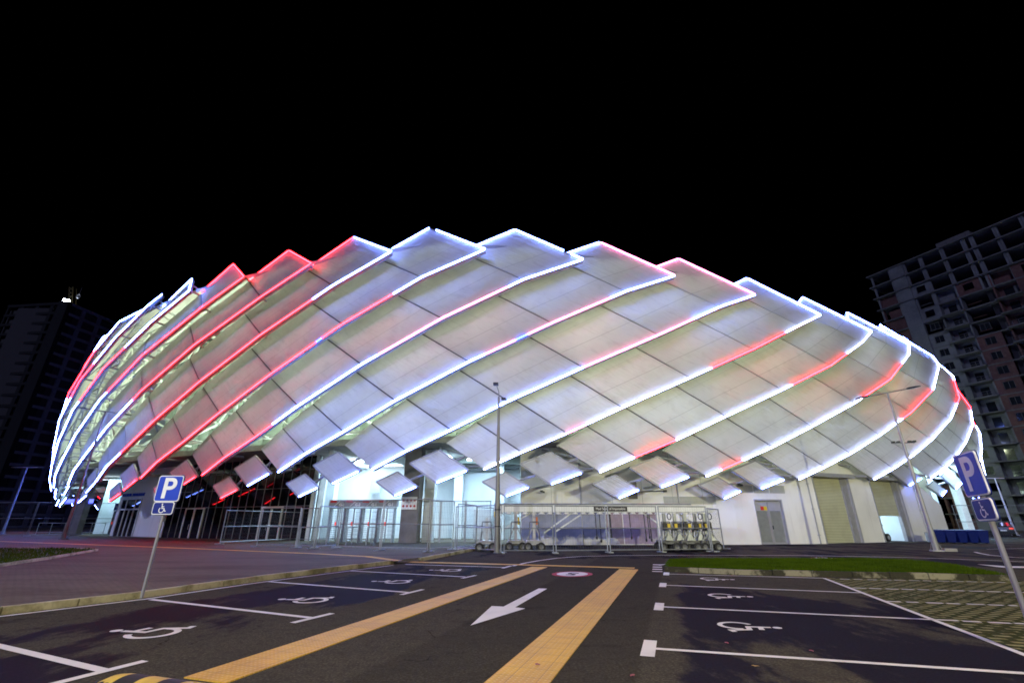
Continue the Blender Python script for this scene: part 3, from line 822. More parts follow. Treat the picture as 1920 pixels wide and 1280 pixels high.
for p, q in (((-15.5, 41.0), (-10.5, 40.0)), ((-3.8, 39.6), (-1.2, 39.0)), ((-13.5, 44.0), (-9, 43.2)), ((-50.5, 58.5), (-47.6, 58)), ((38.5, 44.5), (42, 46.5))):
    tb.tube([(p[0], p[1], ZS - .35), (q[0], q[1], ZS - .35)], .09, 8)
tb.build('tube_lamp', M['tube'], stadium)
CW = (.5, .74, 1.0)
area((-12.5, 41.5, ZS - .15), 6, 2.2, 1450, CW); area((-3.2, 39.2, ZS - .15), 5, 2.2, 1750, CW)
area((-51, 60.0, ZS - .15), 6, 3, 900, (.5, .85, 1)); area((41, 46, ZS - .15), 6, 3, 1500, (.5, .8, 1))
ct = MB(); ct.bar((-17.0, 46.6, 5.9), (-8.0, 45.0, 5.9), .3, .12); ct.bar((-6.8, 44.6, 5.9), (.6, 41.8, 5.9), .3, .12); ct.build('cable_tray', M['galv_dark'], stadium)
cb2 = MB()
for k_ in range(5): cb2.bar((-18.5 + k_ * 4.4, 36.8 - k_ * .7, ZS - .35), (-17.8 + k_ * 4.2, 46 - k_ * .7, ZS - .35), .25, .6)
cb2.build('ceiling_beam', M['white_steel'], stadium)
for k_ in range(3):
    p_ = V((-15.2 + k_ * 2.9, 46.15 - k_ * .52, 0)); MB().box((p_.x, p_.y, 1.15), (1.15, .08, 2.3), -.18).build('service_door', M['mid_grey'], stadium)
MB().box((-9.9, 45.25, 1.6), (.8, .1, .6), -.18).build('notice_plate', M['sign_red'], stadium)
pd = MB().box((-12.6, 44.0, 4.6), (.9, .12, 1.3), -.12); pd.build('wall_panel', M['alu'], stadium)
# tall mesh screens on the right of the recess
def screen(a, b, top):
    mb = MB(); a = V((*a.xy, SW)); b = V((*b.xy, SW)); U = V((0, 0, 1))
    for p in (a, b): mb.bar(p, p + U * top, .08, .08, up=V((0, 1, 0)))
    for z in (.12, top * .98): mb.bar(a + U * z, b + U * z, .06, .06)
    L = (b - a).length; n = int(L / .11)
    for k in range(1, n):
        p = a.lerp(b, k / n); mb.bar(p + U * .14, p + U * (top - .08), .012, .012, up=V((0, 1, 0)))
    return mb
for k, (x0, x1) in enumerate(((781, 822), (824, 870), (872, 919))):
    screen(fl(x0, 1016.6), fl(x1, 1016.6), 2.85).build('mesh_gate', M['galv'], stadium)
wc = MB().box((-2.6, 42.6, 1.3), (1.5, .12, 2.4)).build('service_door', M['alu'], stadium)
# icon plate on the dark column
pl = fl(765, 1017) + V((-.02, -.58, 0))
ic = MB().box((pl.x, pl.y, 2.75), (1.15, .03, .85), -.1).build('notice_plate', M['sign_white'], stadium)
im = MB()
for r_ in range(2):
    for c_ in range(4):
        x = -.4 + .27 * c_; q = V((pl.x + x * cos(-.1) + .018 * sin(-.1), pl.y + x * sin(-.1) - .018, 2.55 + .4 * r_))
        im.tube([q, q + V((0, -.012, 0))], .085, 10)
im.build('notice_icon', M['sign_red'], ic)
im = MB()
for r_ in range(2):
    for c_ in range(4):
        x = -.4 + .27 * c_; q = V((pl.x + x * cos(-.1), pl.y + x * sin(-.1) - .034, 2.55 + .4 * r_))
        im.box(q, (.06, .008, .1), .5 * (c_ - 1))
im.build('notice_icon', M['sign_black'], ic)
# ------------------------------------------------------------------ GROUND
def struct(o, **k): o['kind'] = 'structure'; return o
mb = MB(); mb.quad((-900, -300, 0), (900, -300, 0), (900, 1200, 0), (-900, 1200, 0)); struct(mb.build('ground', M['asphalt']))
kl = [G(-700, 1253), G(0, 1153), G(265, 1121), G(480, 1090), G(740, 1056.5)]
kr = [G(790, 1051.5), G(870, 1036), G(935, 1024)]
nrm2 = lambda a, b: V((-(b - a).y, (b - a).x, 0)).normalized()
# pavement sheet: everything between the kerb and the stadium on the left
inner = [p + nrm2(kl[2], kl[3]) * .14 for p in kl]
inner2 = [p + nrm2(kr[0], kr[1]) * .14 for p in kr]
poly = [V((p.x, p.y, 0)) for p in inner] + [V((p.x, p.y, 0)) for p in inner2] + [V((2.0, 36.5, 0)), V((2.0, 60, 0)), V((-140, 90, 0)), V((-140, -30, 0))]
struct(MB().prism(poly, -.3, SW).build('pavement', M['paving']))
# red-brown strip next to the building
rb = [G(0, 1013.5, SW), G(140, 1018, SW), G(300, 1023.5, SW), G(420, 1027.5, SW), G(420, 1021, SW), V((*gl[0].xy, 0)) + dg * 8, V((*wl[1].xy, 0)), V((*wl[0].xy, 0)), V((-62, 66, 0)), V((-95, 60, 0))]
struct(MB().poly([V((p[0], p[1], SW + .004)) for p in rb][::-1]).build('pavement_strip', M['paving_red']))
# kerb stones
def kerb_line(pts, h, w=.14, step=1.0, inset_n=None):
    mb = MB()
    for a, b in zip(pts, pts[1:]):
        L = (b - a).length; k = max(1, round(L / step)); n = nrm2(a, b)
        for i in range(k):
            p = a.lerp(b, i / k); q = a.lerp(b, (i + 1) / k); d = (q - p).normalized() * .012; p = p + d; q = q - d
            hh = h + random.uniform(-.008, .008); o_ = n * random.uniform(-.008, .008)
            P = [p + o_, q + o_, q + n * w, p + n * w]
            T = [p + o_ + n * .02, q + o_ + n * .02, q + n * w, p + n * w]
            mb.hexa([V((v.x, v.y, -.1)) for v in P] + [V((v.x, v.y, hh)) for v in T])
    return mb
struct(kerb_line(kl, SW + .012).build('kerb', M['kerb']))
struct(kerb_line(kr, SW + .008).build('kerb', M['kerb']))
# painted lines
def ribbon(mb, pts, w, z=.006):
    pts = [V((p[0], p[1], 0)) for p in pts]
    L = []; R_ = []
    for i, p in enumerate(pts):
        d = (pts[min(i + 1, len(pts) - 1)] - pts[max(i - 1, 0)]).normalized(); n = V((-d.y, d.x, 0)) * w / 2
        L.append(p + n); R_.append(p - n)
    for i in range(len(pts) - 1):
        mb.quad(*[V((q.x, q.y, z)) for q in (R_[i], R_[i + 1], L[i + 1], L[i])])
    return mb
e1 = V((E1[0], E1[1], 0)).normalized(); e2 = V((e1.y, -e1.x, 0))
def line(px_pts, w, z=.006, mat='paint', name='painted_line'):
    return struct(ribbon(MB(), [G(*p) for p in px_pts], w, z).build(name, M[mat]))
line([(-400, 1216), (0, 1155.5), (275, 1122.5), (480, 1092.5), (738, 1059)], .1)
bays = [((-60, 1197), (192, 1256.5), (95, 1284), (272, 1239.5)), ((283, 1123.5), (588, 1158.5), (548, 1168), (623, 1150)),
        ((505, 1090), (768, 1110.5), (752, 1115), (793, 1105)), ((655, 1069.7), (872, 1081), (866, 1084), (892, 1078.5)), ((760, 1057.5), (946, 1063.2), (942, 1065), (958, 1060.6))]
for a, b, c, d in bays:
    m_ = MB(); A, B_ = G(*a), G(*b)
    ribbon(m_, [A, B_], .12); C_, D_ = G(*c), G(*d); ribbon(m_, [C_, D_], .12, .0095)
    struct(m_.build('bay_line', M['paint']))
for (a, b, sq) in (((1217, 1215), (1990, 1267), .36), ((1236, 1137), (1750, 1161.5), .36), ((1243, 1096.5), (1615, 1111), .36), ((1249.5, 1075.5), (1545, 1083.5), .36)):
    m_ = MB(); A, B_ = G(*a), G(*b); ribbon(m_, [A + e2 * .06, B_], .1)
    ribbon(m_, [A - e1 * .42, A + e1 * .42], .17, .0095); struct(m_.build('bay_line', M['paint']))
ed = [G(1545, 1083.5), G(1790, 1178), G(1920, 1228)]
line([(1545, 1083.5), (1790, 1177), (1920, 1227), (2200, 1336)], .09)
# grass grid parking beyond the edge line
er = ed[2] + (ed[2] - ed[0]).normalized() * 5
fr_ = G(1897, 1089)
pv = [ed[0] + e1 * .05, ed[2], er, er + e2 * 14, G(2300, 1100), fr_ + e2 * 3, fr_ + e1 * .2]
struct(MB().poly([V((p.x, p.y, .003)) for p in pv][::-1] if False else [V((p.x, p.y, .003)) for p in pv]).build('grass_grid_parking', M['grass_paver']))
def dashed(a, b, w, dash=.28, gap=.06):
    A, B_ = G(*a), G(*b); L = (B_ - A).length; d = (B_ - A) / L; m_ = MB(); s = 0
    while s < L:
        o_ = e1 * random.uniform(-.015, .015)
        ribbon(m_, [A + d * s + o_, A + d * min(L, s + dash * random.uniform(.7, 1.1)) + o_], w, .008); s += dash + gap
    return struct(m_.build('painted_line', M['paint']))
dashed((1600, 1102), (1990, 1112.5), .09); dashed((1662, 1127), (1908, 1135.5), .09); dashed((1757, 1162), (1990, 1173), .09); dashed((1575, 1085.3), (1925, 1092.5), .08)
# tactile strips
def strip_quad(px4, z, name='tactile_strip', h=.006):
    p = [G(*q, z) for q in px4]; return struct(MB().prism([V((q.x, q.y, 0)) for q in p], z - .05, z + h).build(name, M['tactile']))
w_ = .5
La, Lb = G(383, 1276), G(1012, 1062.5)
def tstrip(A, B_, w, z=.0):
    n = nrm2(A, B_) * w / 2
    return struct(MB().prism([A - n, B_ - n, B_ + n, A + n], -.05, z + .012).build('tactile_strip', M['tactile']))
tstrip(La - e1 * 0, Lb, .56)
tstrip(G(970, 1280) - e1 * 1.2, G(1179, 1067), .62)
tl = [G(745, 1052.3), G(791, 1054), G(1000, 1059.3), G(1190, 1065)]
struct(ribbon(MB(), tl, .42, .013).build('tactile_strip', M['tactile']))
tl2 = [G(-300, 1007, SW), G(0, 1014.4, SW), G(140, 1019.5, SW), G(300, 1025.5, SW), G(480, 1033, SW), G(600, 1038, SW), G(690, 1043, SW), G(748, 1051, SW)]
struct(ribbon(MB(), tl2, .36, SW + .008).build('tactile_strip', M['tactile']))
# dropped kerb between the two kerb lines
dk = [inner[-1], kl[-1], kr[0], inner2[0]]
mb = MB(); mb.poly([V((kl[-1].x, kl[-1].y, .02)), V((kr[0].x, kr[0].y, .02)), V((inner2[0].x, inner2[0].y, SW + .006)) + e1 * .3, V((inner[-1].x, inner[-1].y, SW + .006)) + e1 * .3 - e2 * .2])
struct(mb.build('dropped_kerb', M['paving']))
# lane arrow, painted speed roundel, road lines beyond
ar = [(882, 1172.5), (985, 1140.5), (966, 1138.3), (1026, 1103.3), (1010, 1102.8), (944, 1137), (922, 1135.8)]
struct(MB().poly([V((*G(*p).xy, .006)) for p in ar]).build('painted_arrow', M['paint']))
def ellipse(c, a, b, z, n=40): return [V((c.x, c.y, z)) + e2 * (a * cos(2 * pi * k / n)) + e1 * (b * sin(2 * pi * k / n)) for k in range(n)]
rc_ = G(1073, 1075.8)
pr = struct(MB().poly(ellipse(rc_, .62, .8, .006)).build('painted_roundel', M['paint_red']))
o = MB().poly(ellipse(rc_, .47, .62, .0095)).build('painted_roundel_centre', M['paint'], pr)
five = text('painted_number', '5', .95, M['paint_dark'], pr, (rc_.x, rc_.y, .013), (0, 0, math.atan2(e2.y, e2.x) + pi), offset=.03, ext=0, sx=.75)
line([(962, 1060.5), (985, 1055), (1010, 1050.5), (1045, 1045.8), (1090, 1042.6), (1160, 1041), (1250, 1040.3), (1350, 1040.3), (1500, 1040.8), (1700, 1044.5), (1800, 1048), (1920, 1052.5), (2200, 1062)], .12)
line([(1308, 1049.3), (1440, 1047.3), (1500, 1047.5)], .08)
struct(MB().poly([V((*G(*p).xy, .008)) for p in ((1306, 1050.3), (1346, 1050.3), (1350, 1047.9), (1318, 1047.9))]).build('painted_patch', M['paint']))
sp2 = G(1551, 1047.2); struct(MB().poly(ellipse(sp2, .62, .9, .006)).build('painted_roundel', M['paint_red'])); struct(MB().poly(ellipse(sp2, .5, .75, .0095)).build('painted_roundel_centre', M['paint']))
line([(1828, 1034.3), (1838, 1037), (1855, 1040), (1900, 1044.3), (1990, 1049)], .14)
line([(1850, 1029), (1990, 1026)], .1)
struct(MB().poly([V((*G(*p).xy, .006)) for p in ((1832, 1057.2), (1870, 1062.5), (1885, 1063.8), (1960, 1065), (1960, 1061.8), (1885, 1061))]).build('painted_arrow', M['paint']))
m_ = MB()
for q in range(4):
    a_ = G(1232.5 + q * .0, 1071 - q * 4.2); ribbon(m_, [a_ - e2 * .16, a_ + e2 * .16], .35 if q else .2, .007)
m_.quad(*[V((*G(*p).xy, .0095)) for p in ((1236, 1060), (1245, 1058.5), (1249, 1057), (1238, 1058))])
struct(m_.build('painted_line', M['paint']))

# lawns with kerbs
def lawn(front, back, zt, blades, kerb_m='kerb'):
    def inset(pts):
        out = []
        for i, p in enumerate(pts):
            n = nrm2(pts[max(0, i - 1)], pts[min(len(pts) - 1, i + 1)]); out.append(V((p.x, p.y, 0)) + V((n.x, n.y, 0)) * .1)
        return out
    base = inset(front) + inset(list(reversed(back)))
    struct(MB().prism(base, -.1, zt - .02).build('lawn_bed', M['soil']))
    mb = kerb_line([V((p.x, p.y, 0)) for p in front], zt + .02, .15, .95)
    bk_ = [V((p.x, p.y, 0)) for p in reversed(back)]
    kb = kerb_line([V((p.x, p.y, 0)) for p in [front[-1]] + bk_ + [front[0]]], zt + .01, .12, .95)
    n0 = len(mb.v); mb.v += kb.v; mb.f += [tuple(i + n0 for i in f) for f in kb.f]
    struct(mb.build('kerb', M[kerb_m]))
    # blades
    def inside(x, y):
        c = False; n = len(base)
        for i in range(n):
            a, b = base[i], base[(i + 1) % n]
            if (a.y > y) != (b.y > y) and x < (b.x - a.x) * (y - a.y) / (b.y - a.y) + a.x: c = not c
        return c
    xs = [p.x for p in base]; ys = [p.y for p in base]; g = MB(); k = 0
    while k < blades:
        x = random.uniform(min(xs), max(xs)); y = random.uniform(min(ys), max(ys))
        if not inside(x, y): continue
        if random.random() > math.exp(-max(0, math.hypot(x, y) - 16) / 30): continue
        k += 1
        h = random.uniform(.035, .085); w = random.uniform(.012, .022); t = random.uniform(0, 2 * pi); ln = random.uniform(0, .05); lt = random.uniform(0, 2 * pi)
        n_ = len(g.v)
        g.v += [(x - w * cos(t), y - w * sin(t), zt - .03), (x + w * cos(t), y + w * sin(t), zt - .03), (x + ln * cos(lt), y + ln * sin(lt), zt + h)]
        g.f.append((n_, n_ + 1, n_ + 2))
    o = g.build('grass', M['grass']); o['kind'] = 'stuff'; return o
lawn([G(1246, 1071), G(1378, 1077), G(1600, 1082), G(1897, 1089)], [G(1252, 1055.5, .0), G(1312, 1053.6), G(1440, 1053.5), G(1615, 1053), G(1715, 1057), G(1800, 1067), G(1880, 1083)], .13, 42000, 'kerb_dark')
lz = SW
lawn([G(-500, 1140, lz), G(0, 1062.5, lz), G(100, 1047, lz), G(185, 1032, lz)], [G(-500, 1030, lz), G(0, 1029.5, lz), G(100, 1029, lz), G(172, 1030, lz)], SW + .07, 16000)
# ------------------------------------------------------------------ OBJECTS
U = V((0, 0, 1))
# --- temporary fence panels
def fence_panel(p0, p1, top, z0, label, group='temporary mesh fence panels', wheels=False, mat='galv'):
    a = G(*p0, z0); b = G(*p1, z0); d = (b - a); L = d.length; d.normalize(); n = V((-d.y, d.x, 0))
    root = empty('fence_panel', a); root.rotation_euler = (0, 0, math.atan2(d.y, d.x))
    tag(root, label, 'fence panel', group)
    X = lambda s, y, z: V((s, y, z))
    r = .03
    fm = MB()
    for s in (.03, L - .03): fm.tube([X(s, 0, .06), X(s, 0, top)], r, 6)
    for z in (.14, top * .52, top): fm.tube([X(.0, 0, z), X(L, 0, z)], r, 6)
    fm.build('frame', M[mat], root, local=True)
    ms = MB(); k = max(4, int(L / .13))
    for i in range(1, k):
        s = L * i / k; ms.bar(X(s, .0, .14), X(s, .0, top), .0035, .0035, up=V((0, 1, 0)))
    for i in range(1, 8):
        z = .14 + (top - .14) * i / 8; ms.bar(X(0, .006, z), X(L, .006, z), .0035, .0035)
    ms.build('wire_mesh', M['galv_dark'], root, local=True)
    for s in (.0, L):
        f = MB()
        if wheels and s > 0:
            for o_ in (-.16, .16): f.lathe([(.05, -.02), (.07, -.01), (.07, .01), (.05, .02)], 10, (s + o_, 0, .07))
        f.bar(X(s, -.34, .035), X(s, .34, .035), .14, .05); f.build('foot', M['galv'], root, local=True)
    return root
FP = [((411, 1020), (564, 1012), 2.1, SW, 'fence panel angled back from the dark glass front, furthest left of the mesh fence line'),
      ((480, 1024.5), (554, 1027), 2.15, SW, 'fence panel before the right hand glass door of the dark curtain wall'),
      ((555, 1027.2), (588, 1028.6), 2.1, SW, 'narrow fence panel before the end of the dark glass front'),
      ((590, 1028.6), (630, 1026), 2.2, SW, 'narrow fence panel turned back before the first turnstile'),
      ((632, 1028), (712, 1032), 2.45, SW, 'tall fence panel standing before the middle turnstiles'),
      ((713, 1032), (802, 1034.5), 2.45, SW, 'tall fence panel standing before the last turnstile and the dark column'),
      ((804, 1034.3), (849, 1031), 2.4, SW, 'short fence panel turned back by the kerb corner, right of the dark column'),
      ((852, 1031), (940, 1036.5), 2.33, .0, 'fence panel crossing the kerb just left of the single lamp post'),
      ((944, 1037.2), (1039, 1037), 2.28, .0, 'fence panel right of the lamp post, before the two wheeled trolleys'),
      ((1042, 1037), (1141, 1036), 2.28, .0, 'fence panel before the left end of the black plate on the beam'),
      ((1144, 1036), (1239, 1035), 2.28, .0, 'fence panel before the hanging cables of the grow light beam'),
      ((1242, 1035), (1335, 1034), 2.28, .0, 'fence panel before the crowd of trolleys with yellow boxes'),
      ((1337, 1034), (1358, 1029), 2.2, .0, 'end fence panel turned back beside the white wall'),
      ((856, 1030), (892, 1024.5), 2.3, SW, 'short fence panel going back behind the lamp post, before the mesh gates'),
      ((892, 1024.5), (925, 1022.5), 2.2, SW, 'fence panel behind the lamp post, joining the beam trailer')]
for k, (p, q, tp, z, lb) in enumerate(FP): fence_panel(p, q, tp, z, lb, wheels=(k == 2))
fence_panel((-60, 1004.5), (50, 1004.5), 3.3, SW, 'far dark fence panel at the left picture edge', 'dark fence panels at far left', mat='galv_dark')
fence_panel((51, 1004.5), (124, 1003.5), 3.3, SW, 'far dark fence panel left of the brown double arm lamp post', 'dark fence panels at far left', mat='galv_dark')
fence_panel((126, 1003.5), (206, 1003), 3.3, SW, 'far dark fence panel before the left turnstiles', 'dark fence panels at far left', mat='galv_dark')
fence_panel((1806, 1012), (1868, 1011), 2.9, 0, 'fence panel beyond the blue bins, right of the pale blue recess', 'fence panels at far right', mat='galv_dark')
fence_panel((1870, 1011), (1960, 1012), 2.9, 0, 'fence panel behind the leaning right parking sign', 'fence panels at far right', mat='galv_dark')
# --- queue rails
def queue_rail(p0, p1, label, h=1.05, group='queue rails by the turnstiles', nposts=3):
    a = G(*p0, SW); b = G(*p1, SW); d = (b - a); L = d.length
    root = empty('queue_rail', a, math.atan2(d.y, d.x)); tag(root, label, 'railing', group)
    r = MB().tube([(0, 0, h), (L, 0, h)], .03, 6); r.tube([(0, 0, .3), (L, 0, .3)], .02, 6); r.build('top_rail', M['galv'], root, local=True)
    for k in range(nposts):
        s = L * k / (nposts - 1); MB().tube([(s, 0, 0), (s, 0, h)], .03, 6).build('post', M['galv'], root, local=True)
queue_rail((560, 1019), (611, 1020.3), 'long steel queue rail left of the turnstiles, before the glass end')
queue_rail((597, 1017), (632, 1016.4), 'steel queue rail before the first turnstile, behind the long one')
queue_rail((648, 1021.3), (669, 1017.5), 'steel queue rail between the second and third turnstiles')
queue_rail((686, 1021.5), (704, 1018), 'steel queue rail before the gap of the last two turnstiles')
queue_rail((66, 1002.2), (192, 1002.2), 'low steel railing before the far left entrance', 1.25, 'far left railing', 6)
# --- full height turnstiles
def turnstile_proto(w, h):
    root = empty('turnstile')
    fr = MB()
    for x in (-w / 2, w / 2): fr.box((x, 0, h / 2), (.07, .4, h))
    fr.box((0, 0, h + .04), (w + .13, .5, .08)); fr.build('frame', M['galv'], root, local=True)
    ro = MB(); px = -.02
    ro.tube([(px, 0, .05), (px, 0, h)], .05, 8)
    z = .12
    while z < h - .05:
        ro.tube([(px, 0, z), (-w / 2 + .1, -.12, z)], .02, 5); ro.tube([(px, 0, z + .06), (px + .2, -.42, z + .06)], .02, 5); z += .135
    ro.build('rotor', M['galv'], root, local=True)
    gd = MB()
    for k in range(1, 6): gd.tube([(px + .06 + (w / 2 - .1) * k / 6, .1, .05), (px + .06 + (w / 2 - .1) * k / 6, .1, h)], .014, 5)
    for k in range(1, 9): gd.tube([(px + .06, .1, h * k / 9), (w / 2 - .06, .1, h * k / 9)], .012, 5)
    gd.build('grille', M['galv'], root, local=True)
    MB().box((px, -.2, 1.25), (.07, .07, .24)).build('signal_lamp', M['led_dim'], root, local=True)
    return root
tA, tB = fl(612, 1015.4), fl(737, 1016.4)
dT = (tB - tA); wT = dT.length / 4; dT.normalize(); aT = math.atan2(dT.y, dT.x)
TL = ['turnstile nearest the glass front, first of the four central ones', 'turnstile second from the glass front in the central row',
      'turnstile second from the dark column in the central row', 'turnstile next to the dark column, last of the central row']
proto = turnstile_proto(wT - .14, 2.3)
for k in range(4):
    o = proto if k == 0 else copy_tree(proto)
    p = tA + dT * (wT * (k + .5)); o.location = (p.x, p.y, SW); o.rotation_euler = (0, 0, aT); tag(o, TL[k], 'turnstile', 'full height turnstiles')
pm_ = (tA + tB) / 2
hs = empty('header_sign', (pm_.x, pm_.y, SW + 2.4), aT); tag(hs, 'long grey header board over the four central turnstiles with red and white gate marks', 'sign board')
MB().box((0, 0, .27), (wT * 4 + .2, .4, .5)).build('board', M['mid_grey'], hs, local=True)
for k, s_ in enumerate(('G-3', 'G-3', 'G-1', 'G-1')):
    x = wT * (k - 1.5)
    MB().box((x - .38, -.215, .4), (.5, .02, .15)).build('red_mark', M['sign_red'], hs, local=True)
    MB().bar((x - .28, -.22, .08), (x + .14, -.22, .42), .03, .06, up=V((0, 1, 0))).build('slash', M['sign_white'], hs, local=True)
    text('lettering', s_, .27, M['sign_white'], hs, (x + .3, -.215, .16), offset=.01)
# left turnstiles
lA, lB = G(176, 1002.6, SW), G(203, 1003, SW); dL = lB - lA; wL = dL.length / 4; dL.normalize(); aL = math.atan2(dL.y, dL.x)
proto2 = turnstile_proto(wL - .14, 2.5)
for k in range(4):
    o = proto2 if k == 0 else copy_tree(proto2)
    p = lA + dL * (wL * (k + .5)); o.location = (p.x, p.y + 2, SW); o.rotation_euler = (0, 0, aL)
    tag(o, ['far left turnstile beside the railing post', 'second of the far left turnstiles counted from the railing post', 'third of the far left turnstiles, one before the white wall', 'far left turnstile touching the white wall'][k], 'turnstile', 'far left turnstiles')
pq = (lA + lB) / 2 + V((0, 2, 0))
hs2 = empty('header_sign', (pq.x, pq.y, SW + 2.62), aL); tag(hs2, 'navy header board over the far left turnstiles with pale letters', 'sign board')
MB().box((0, 0, .4), (wL * 4 + .2, .4, .75)).build('board', M['navy_band'], hs2, local=True)
for k in range(4): text('lettering', 'N', .5, M['sign_white'], hs2, (wL * (k - 1.5), -.215, .38))
bs = G(118, 1003, SW); hb = empty('gate_sign', (bs.x - 1, bs.y + 1.5, 0)); tag(hb, 'small blue lit sign over the far left gate, behind the brown lamp post', 'sign')
MB().box((0, 0, 3.7), (3.6, .15, .5)).build('board', M['led_blue'], hb, local=True); MB().box((0, 0, 1.72), (.3, .16, 3.4)).build('post', M['galv_dark'], hb, local=True)
# right recess turnstile with small lamps
rt = rr_[0] + V((.6, -2.2, 0)); protoR = turnstile_proto(1.3, 2.3); protoR.location = (rt.x, rt.y, 0); tag(protoR, 'turnstile in the pale blue recess behind the blue bins', 'turnstile')
for dx in (-.35, .35):
    MB().box((dx, -.3, 2.0), (.2, .08, .16)).build('blue_lamp', M['led_blue'], protoR, local=True); MB().box((dx, -.3, 1.6), (.2, .08, .3)).build('red_lamp', M['led_dim'], protoR, local=True)
# --- grow light trailer behind the fence
ba, bb = G(926, 1030), G(1346, 1028.5); ba.y = bb.y = 28.6
ba = V((ba.x * 28.6 / G(926, 1030).y, 28.6, 0)); bb = V((bb.x * 28.6 / G(1346, 1028.5).y, 28.6, 0))
LB = (bb - ba).length
rig = empty('grow_light_trailer', ba); tag(rig, 'long white grow light beam on struts parked behind the mesh fence', 'lighting rig')
bm_ = MB().box((LB / 2, 0, 2.22), (LB, .5, .4)); bm_.build('beam', M['white_steel'], rig, local=True, bevel=.03)
tp = MB(); tp.tube([(0, -.2, 2.46), (LB * .9, -.2, 2.46)], .05, 8); tp.build('top_rail', M['galv'], rig, local=True)
for k in range(26):
    x = .35 + (LB - .7) * k / 25
    MB().lathe([(.06, .1), (.09, .06), (.2, -.04), (.21, -.05)], 10, (x, -.12, 1.97)).build('reflector', M['sign_white'], rig, local=True, smooth=True)
nb = MB().box((LB * .53, -.265, 2.2), (1.95, .02, .27)); nbo = nb.build('name_plate', M['sign_black'], rig, local=True)
text('lettering', 'Mud Seed of Impossible', .19, M['sign_white'], rig, (LB * .53, -.28, 2.21), sx=.95)
for (x0, x1, z0) in ((.2, 2.2, .9), (2.9, 4.6, .9), (3.6, 5.3, 1.0), (10.0, 8.7, 1.1), (12.2, 10.7, 1.05)):
    MB().bar((x0, 0, z0), (x1, 0, 2.02), .06, .08).build('strut', M['white_steel'], rig, local=True)
for (x, z0) in ((5.9, .72), (6.15, .55), (6.75, .8), (7.9, .72), (8.75, .6), (8.95, .75), (9.05, .6)):
    c = MB(); c.tube([(x, -.1, 2.05), (x + .02, -.1, z0)], .025 if x != 6.75 else .05, 6); c.lathe([(.03, .0), (.055, -.02), (.055, -.12), (.02, -.16)], 8, (x + .02, -.1, z0)); c.build('cable', M['dark_metal'], rig, local=True)
for x in (.15, LB - .3):
    MB().bar((x, .1, .35), (x, .1, 2.05), .12, .12).build('leg', M['white_steel'], rig, local=True)
MB().box((LB * .5, .1, .36), (LB * .96, .12, .1)).build('ground_beam', M['galv_dark'], rig, local=True) if False else None
def wheel(mb_t, mb_r, x, y, r, w=.16):
    mb_t.lathe([], 3) if False else None
    n = 16
    for prof, mb in (([(r * .55, -w / 2), (r * .92, -w / 2), (r, -w * .3), (r, w * .3), (r * .92, w / 2), (r * .55, w / 2)], mb_t), ([(.02, -w * .3), (r * .5, -w * .42), (r * .56, -w * .45), (r * .56, w * .45), (r * .5, w * .42), (.02, w * .3)], mb_r)):
        b = len(mb.v)
        for (rr, yy) in prof:
            for k in range(n): mb.v.append((x + rr * cos(2 * pi * k / n), y + yy, r + rr * sin(2 * pi * k / n)))
        for i in range(len(prof) - 1):
            for k in range(n):
                k2 = (k + 1) % n; mb.f.append((b + i * n + k, b + i * n + k2, b + (i + 1) * n + k2, b + (i + 1) * n + k))
def trolley(loc, label, kind, group):
    root = empty('trolley', loc, kind.get('rz', 0)); tag(root, label, 'trolley', group)
    ch = MB().box((0, 0, .5), (.9, 1.0, .1)); ch.box((0, -.45, .44), (1.0, .1, .14)); ch.build('chassis', M['alu'] if kind.get('pale', 1) == 1 and not kind.get('box') else M['galv_dark'], root, local=True, bevel=.02)
    for x in (-.36, .36):
        for y in (-.5, .5):
            a_, b_ = MB(), MB(); wheel(a_, b_, x * kind.get('wb', 1), y, .23)
            w_o = a_.build('wheel', M['black_rubber'], root, local=True, smooth=True); b_.build('rim', M['galv_dark'], w_o, local=True, smooth=True)
    h = kind.get('h', 1.9)
    ma = MB().bar((0, 0, .55), (0, 0, h), .16, .16, up=V((0, 1, 0))); ma.bar((-.4, 0, .55), (-.06, 0, 1.25), .06, .06); ma.bar((.4, 0, .55), (.06, 0, 1.25), .06, .06); ma.build('mast', M['alu'] if not kind.get('box') else M['galv'], root, local=True)
    fr = MB()
    for x in (-.3, .3): fr.tube([(x, -.2, .5), (x * .8, -.2, 1.5)], .03, 6)
    fr.tube([(-.24, -.2, 1.5), (.24, -.2, 1.5)], .03, 6); fr.build('handle', M['galv_dark'], root, local=True)
    if kind.get('sleeve'): MB().bar((.16, -.12, 1.35), (.16, -.12, 1.75), .1, .1, up=V((0, 1, 0))).build('sleeve', M[kind['sleeve']], root, local=True)
    if kind.get('box'):
        MB().box((0, -.3, 1.28), (.42, .2, .34)).build('control_box', M['dark_metal'], root, local=True, bevel=.01)
        MB().box((kind['box'] * .1, -.41, 1.28), (.15, .03, .24)).build('yellow_label', M['sign_yellow'], root, local=True)
    if kind.get('loop'):
        lp = MB(); cpt = [(.22 + .11 * cos(t * pi / 8), -.25, 1.78 + .16 * sin(t * pi / 8)) for t in range(17)]; lp.tube(cpt, .025, 6, caps=False); lp.build('cable_loop', M['dark_metal'], root, local=True)
    if kind.get('fan'):
        fb = MB()
        for q in range(5): fb.bar((-.35 + .17 * q, -.55, .58), (-.05 + .02 * q, -.5, 1.1), .04, .03)
        fb.hexa([(-.22, -.62, .56), (.22, -.62, .56), (.22, -.4, .56), (-.22, -.4, .56), (-.05, -.54, .88), (.05, -.54, .88), (.05, -.48, .88), (-.05, -.48, .88)])
        fb.build('fan_frame', M['galv'], root, local=True)
def on28(px, y=28.2):
    return V((PXF(px, y), y, 0))
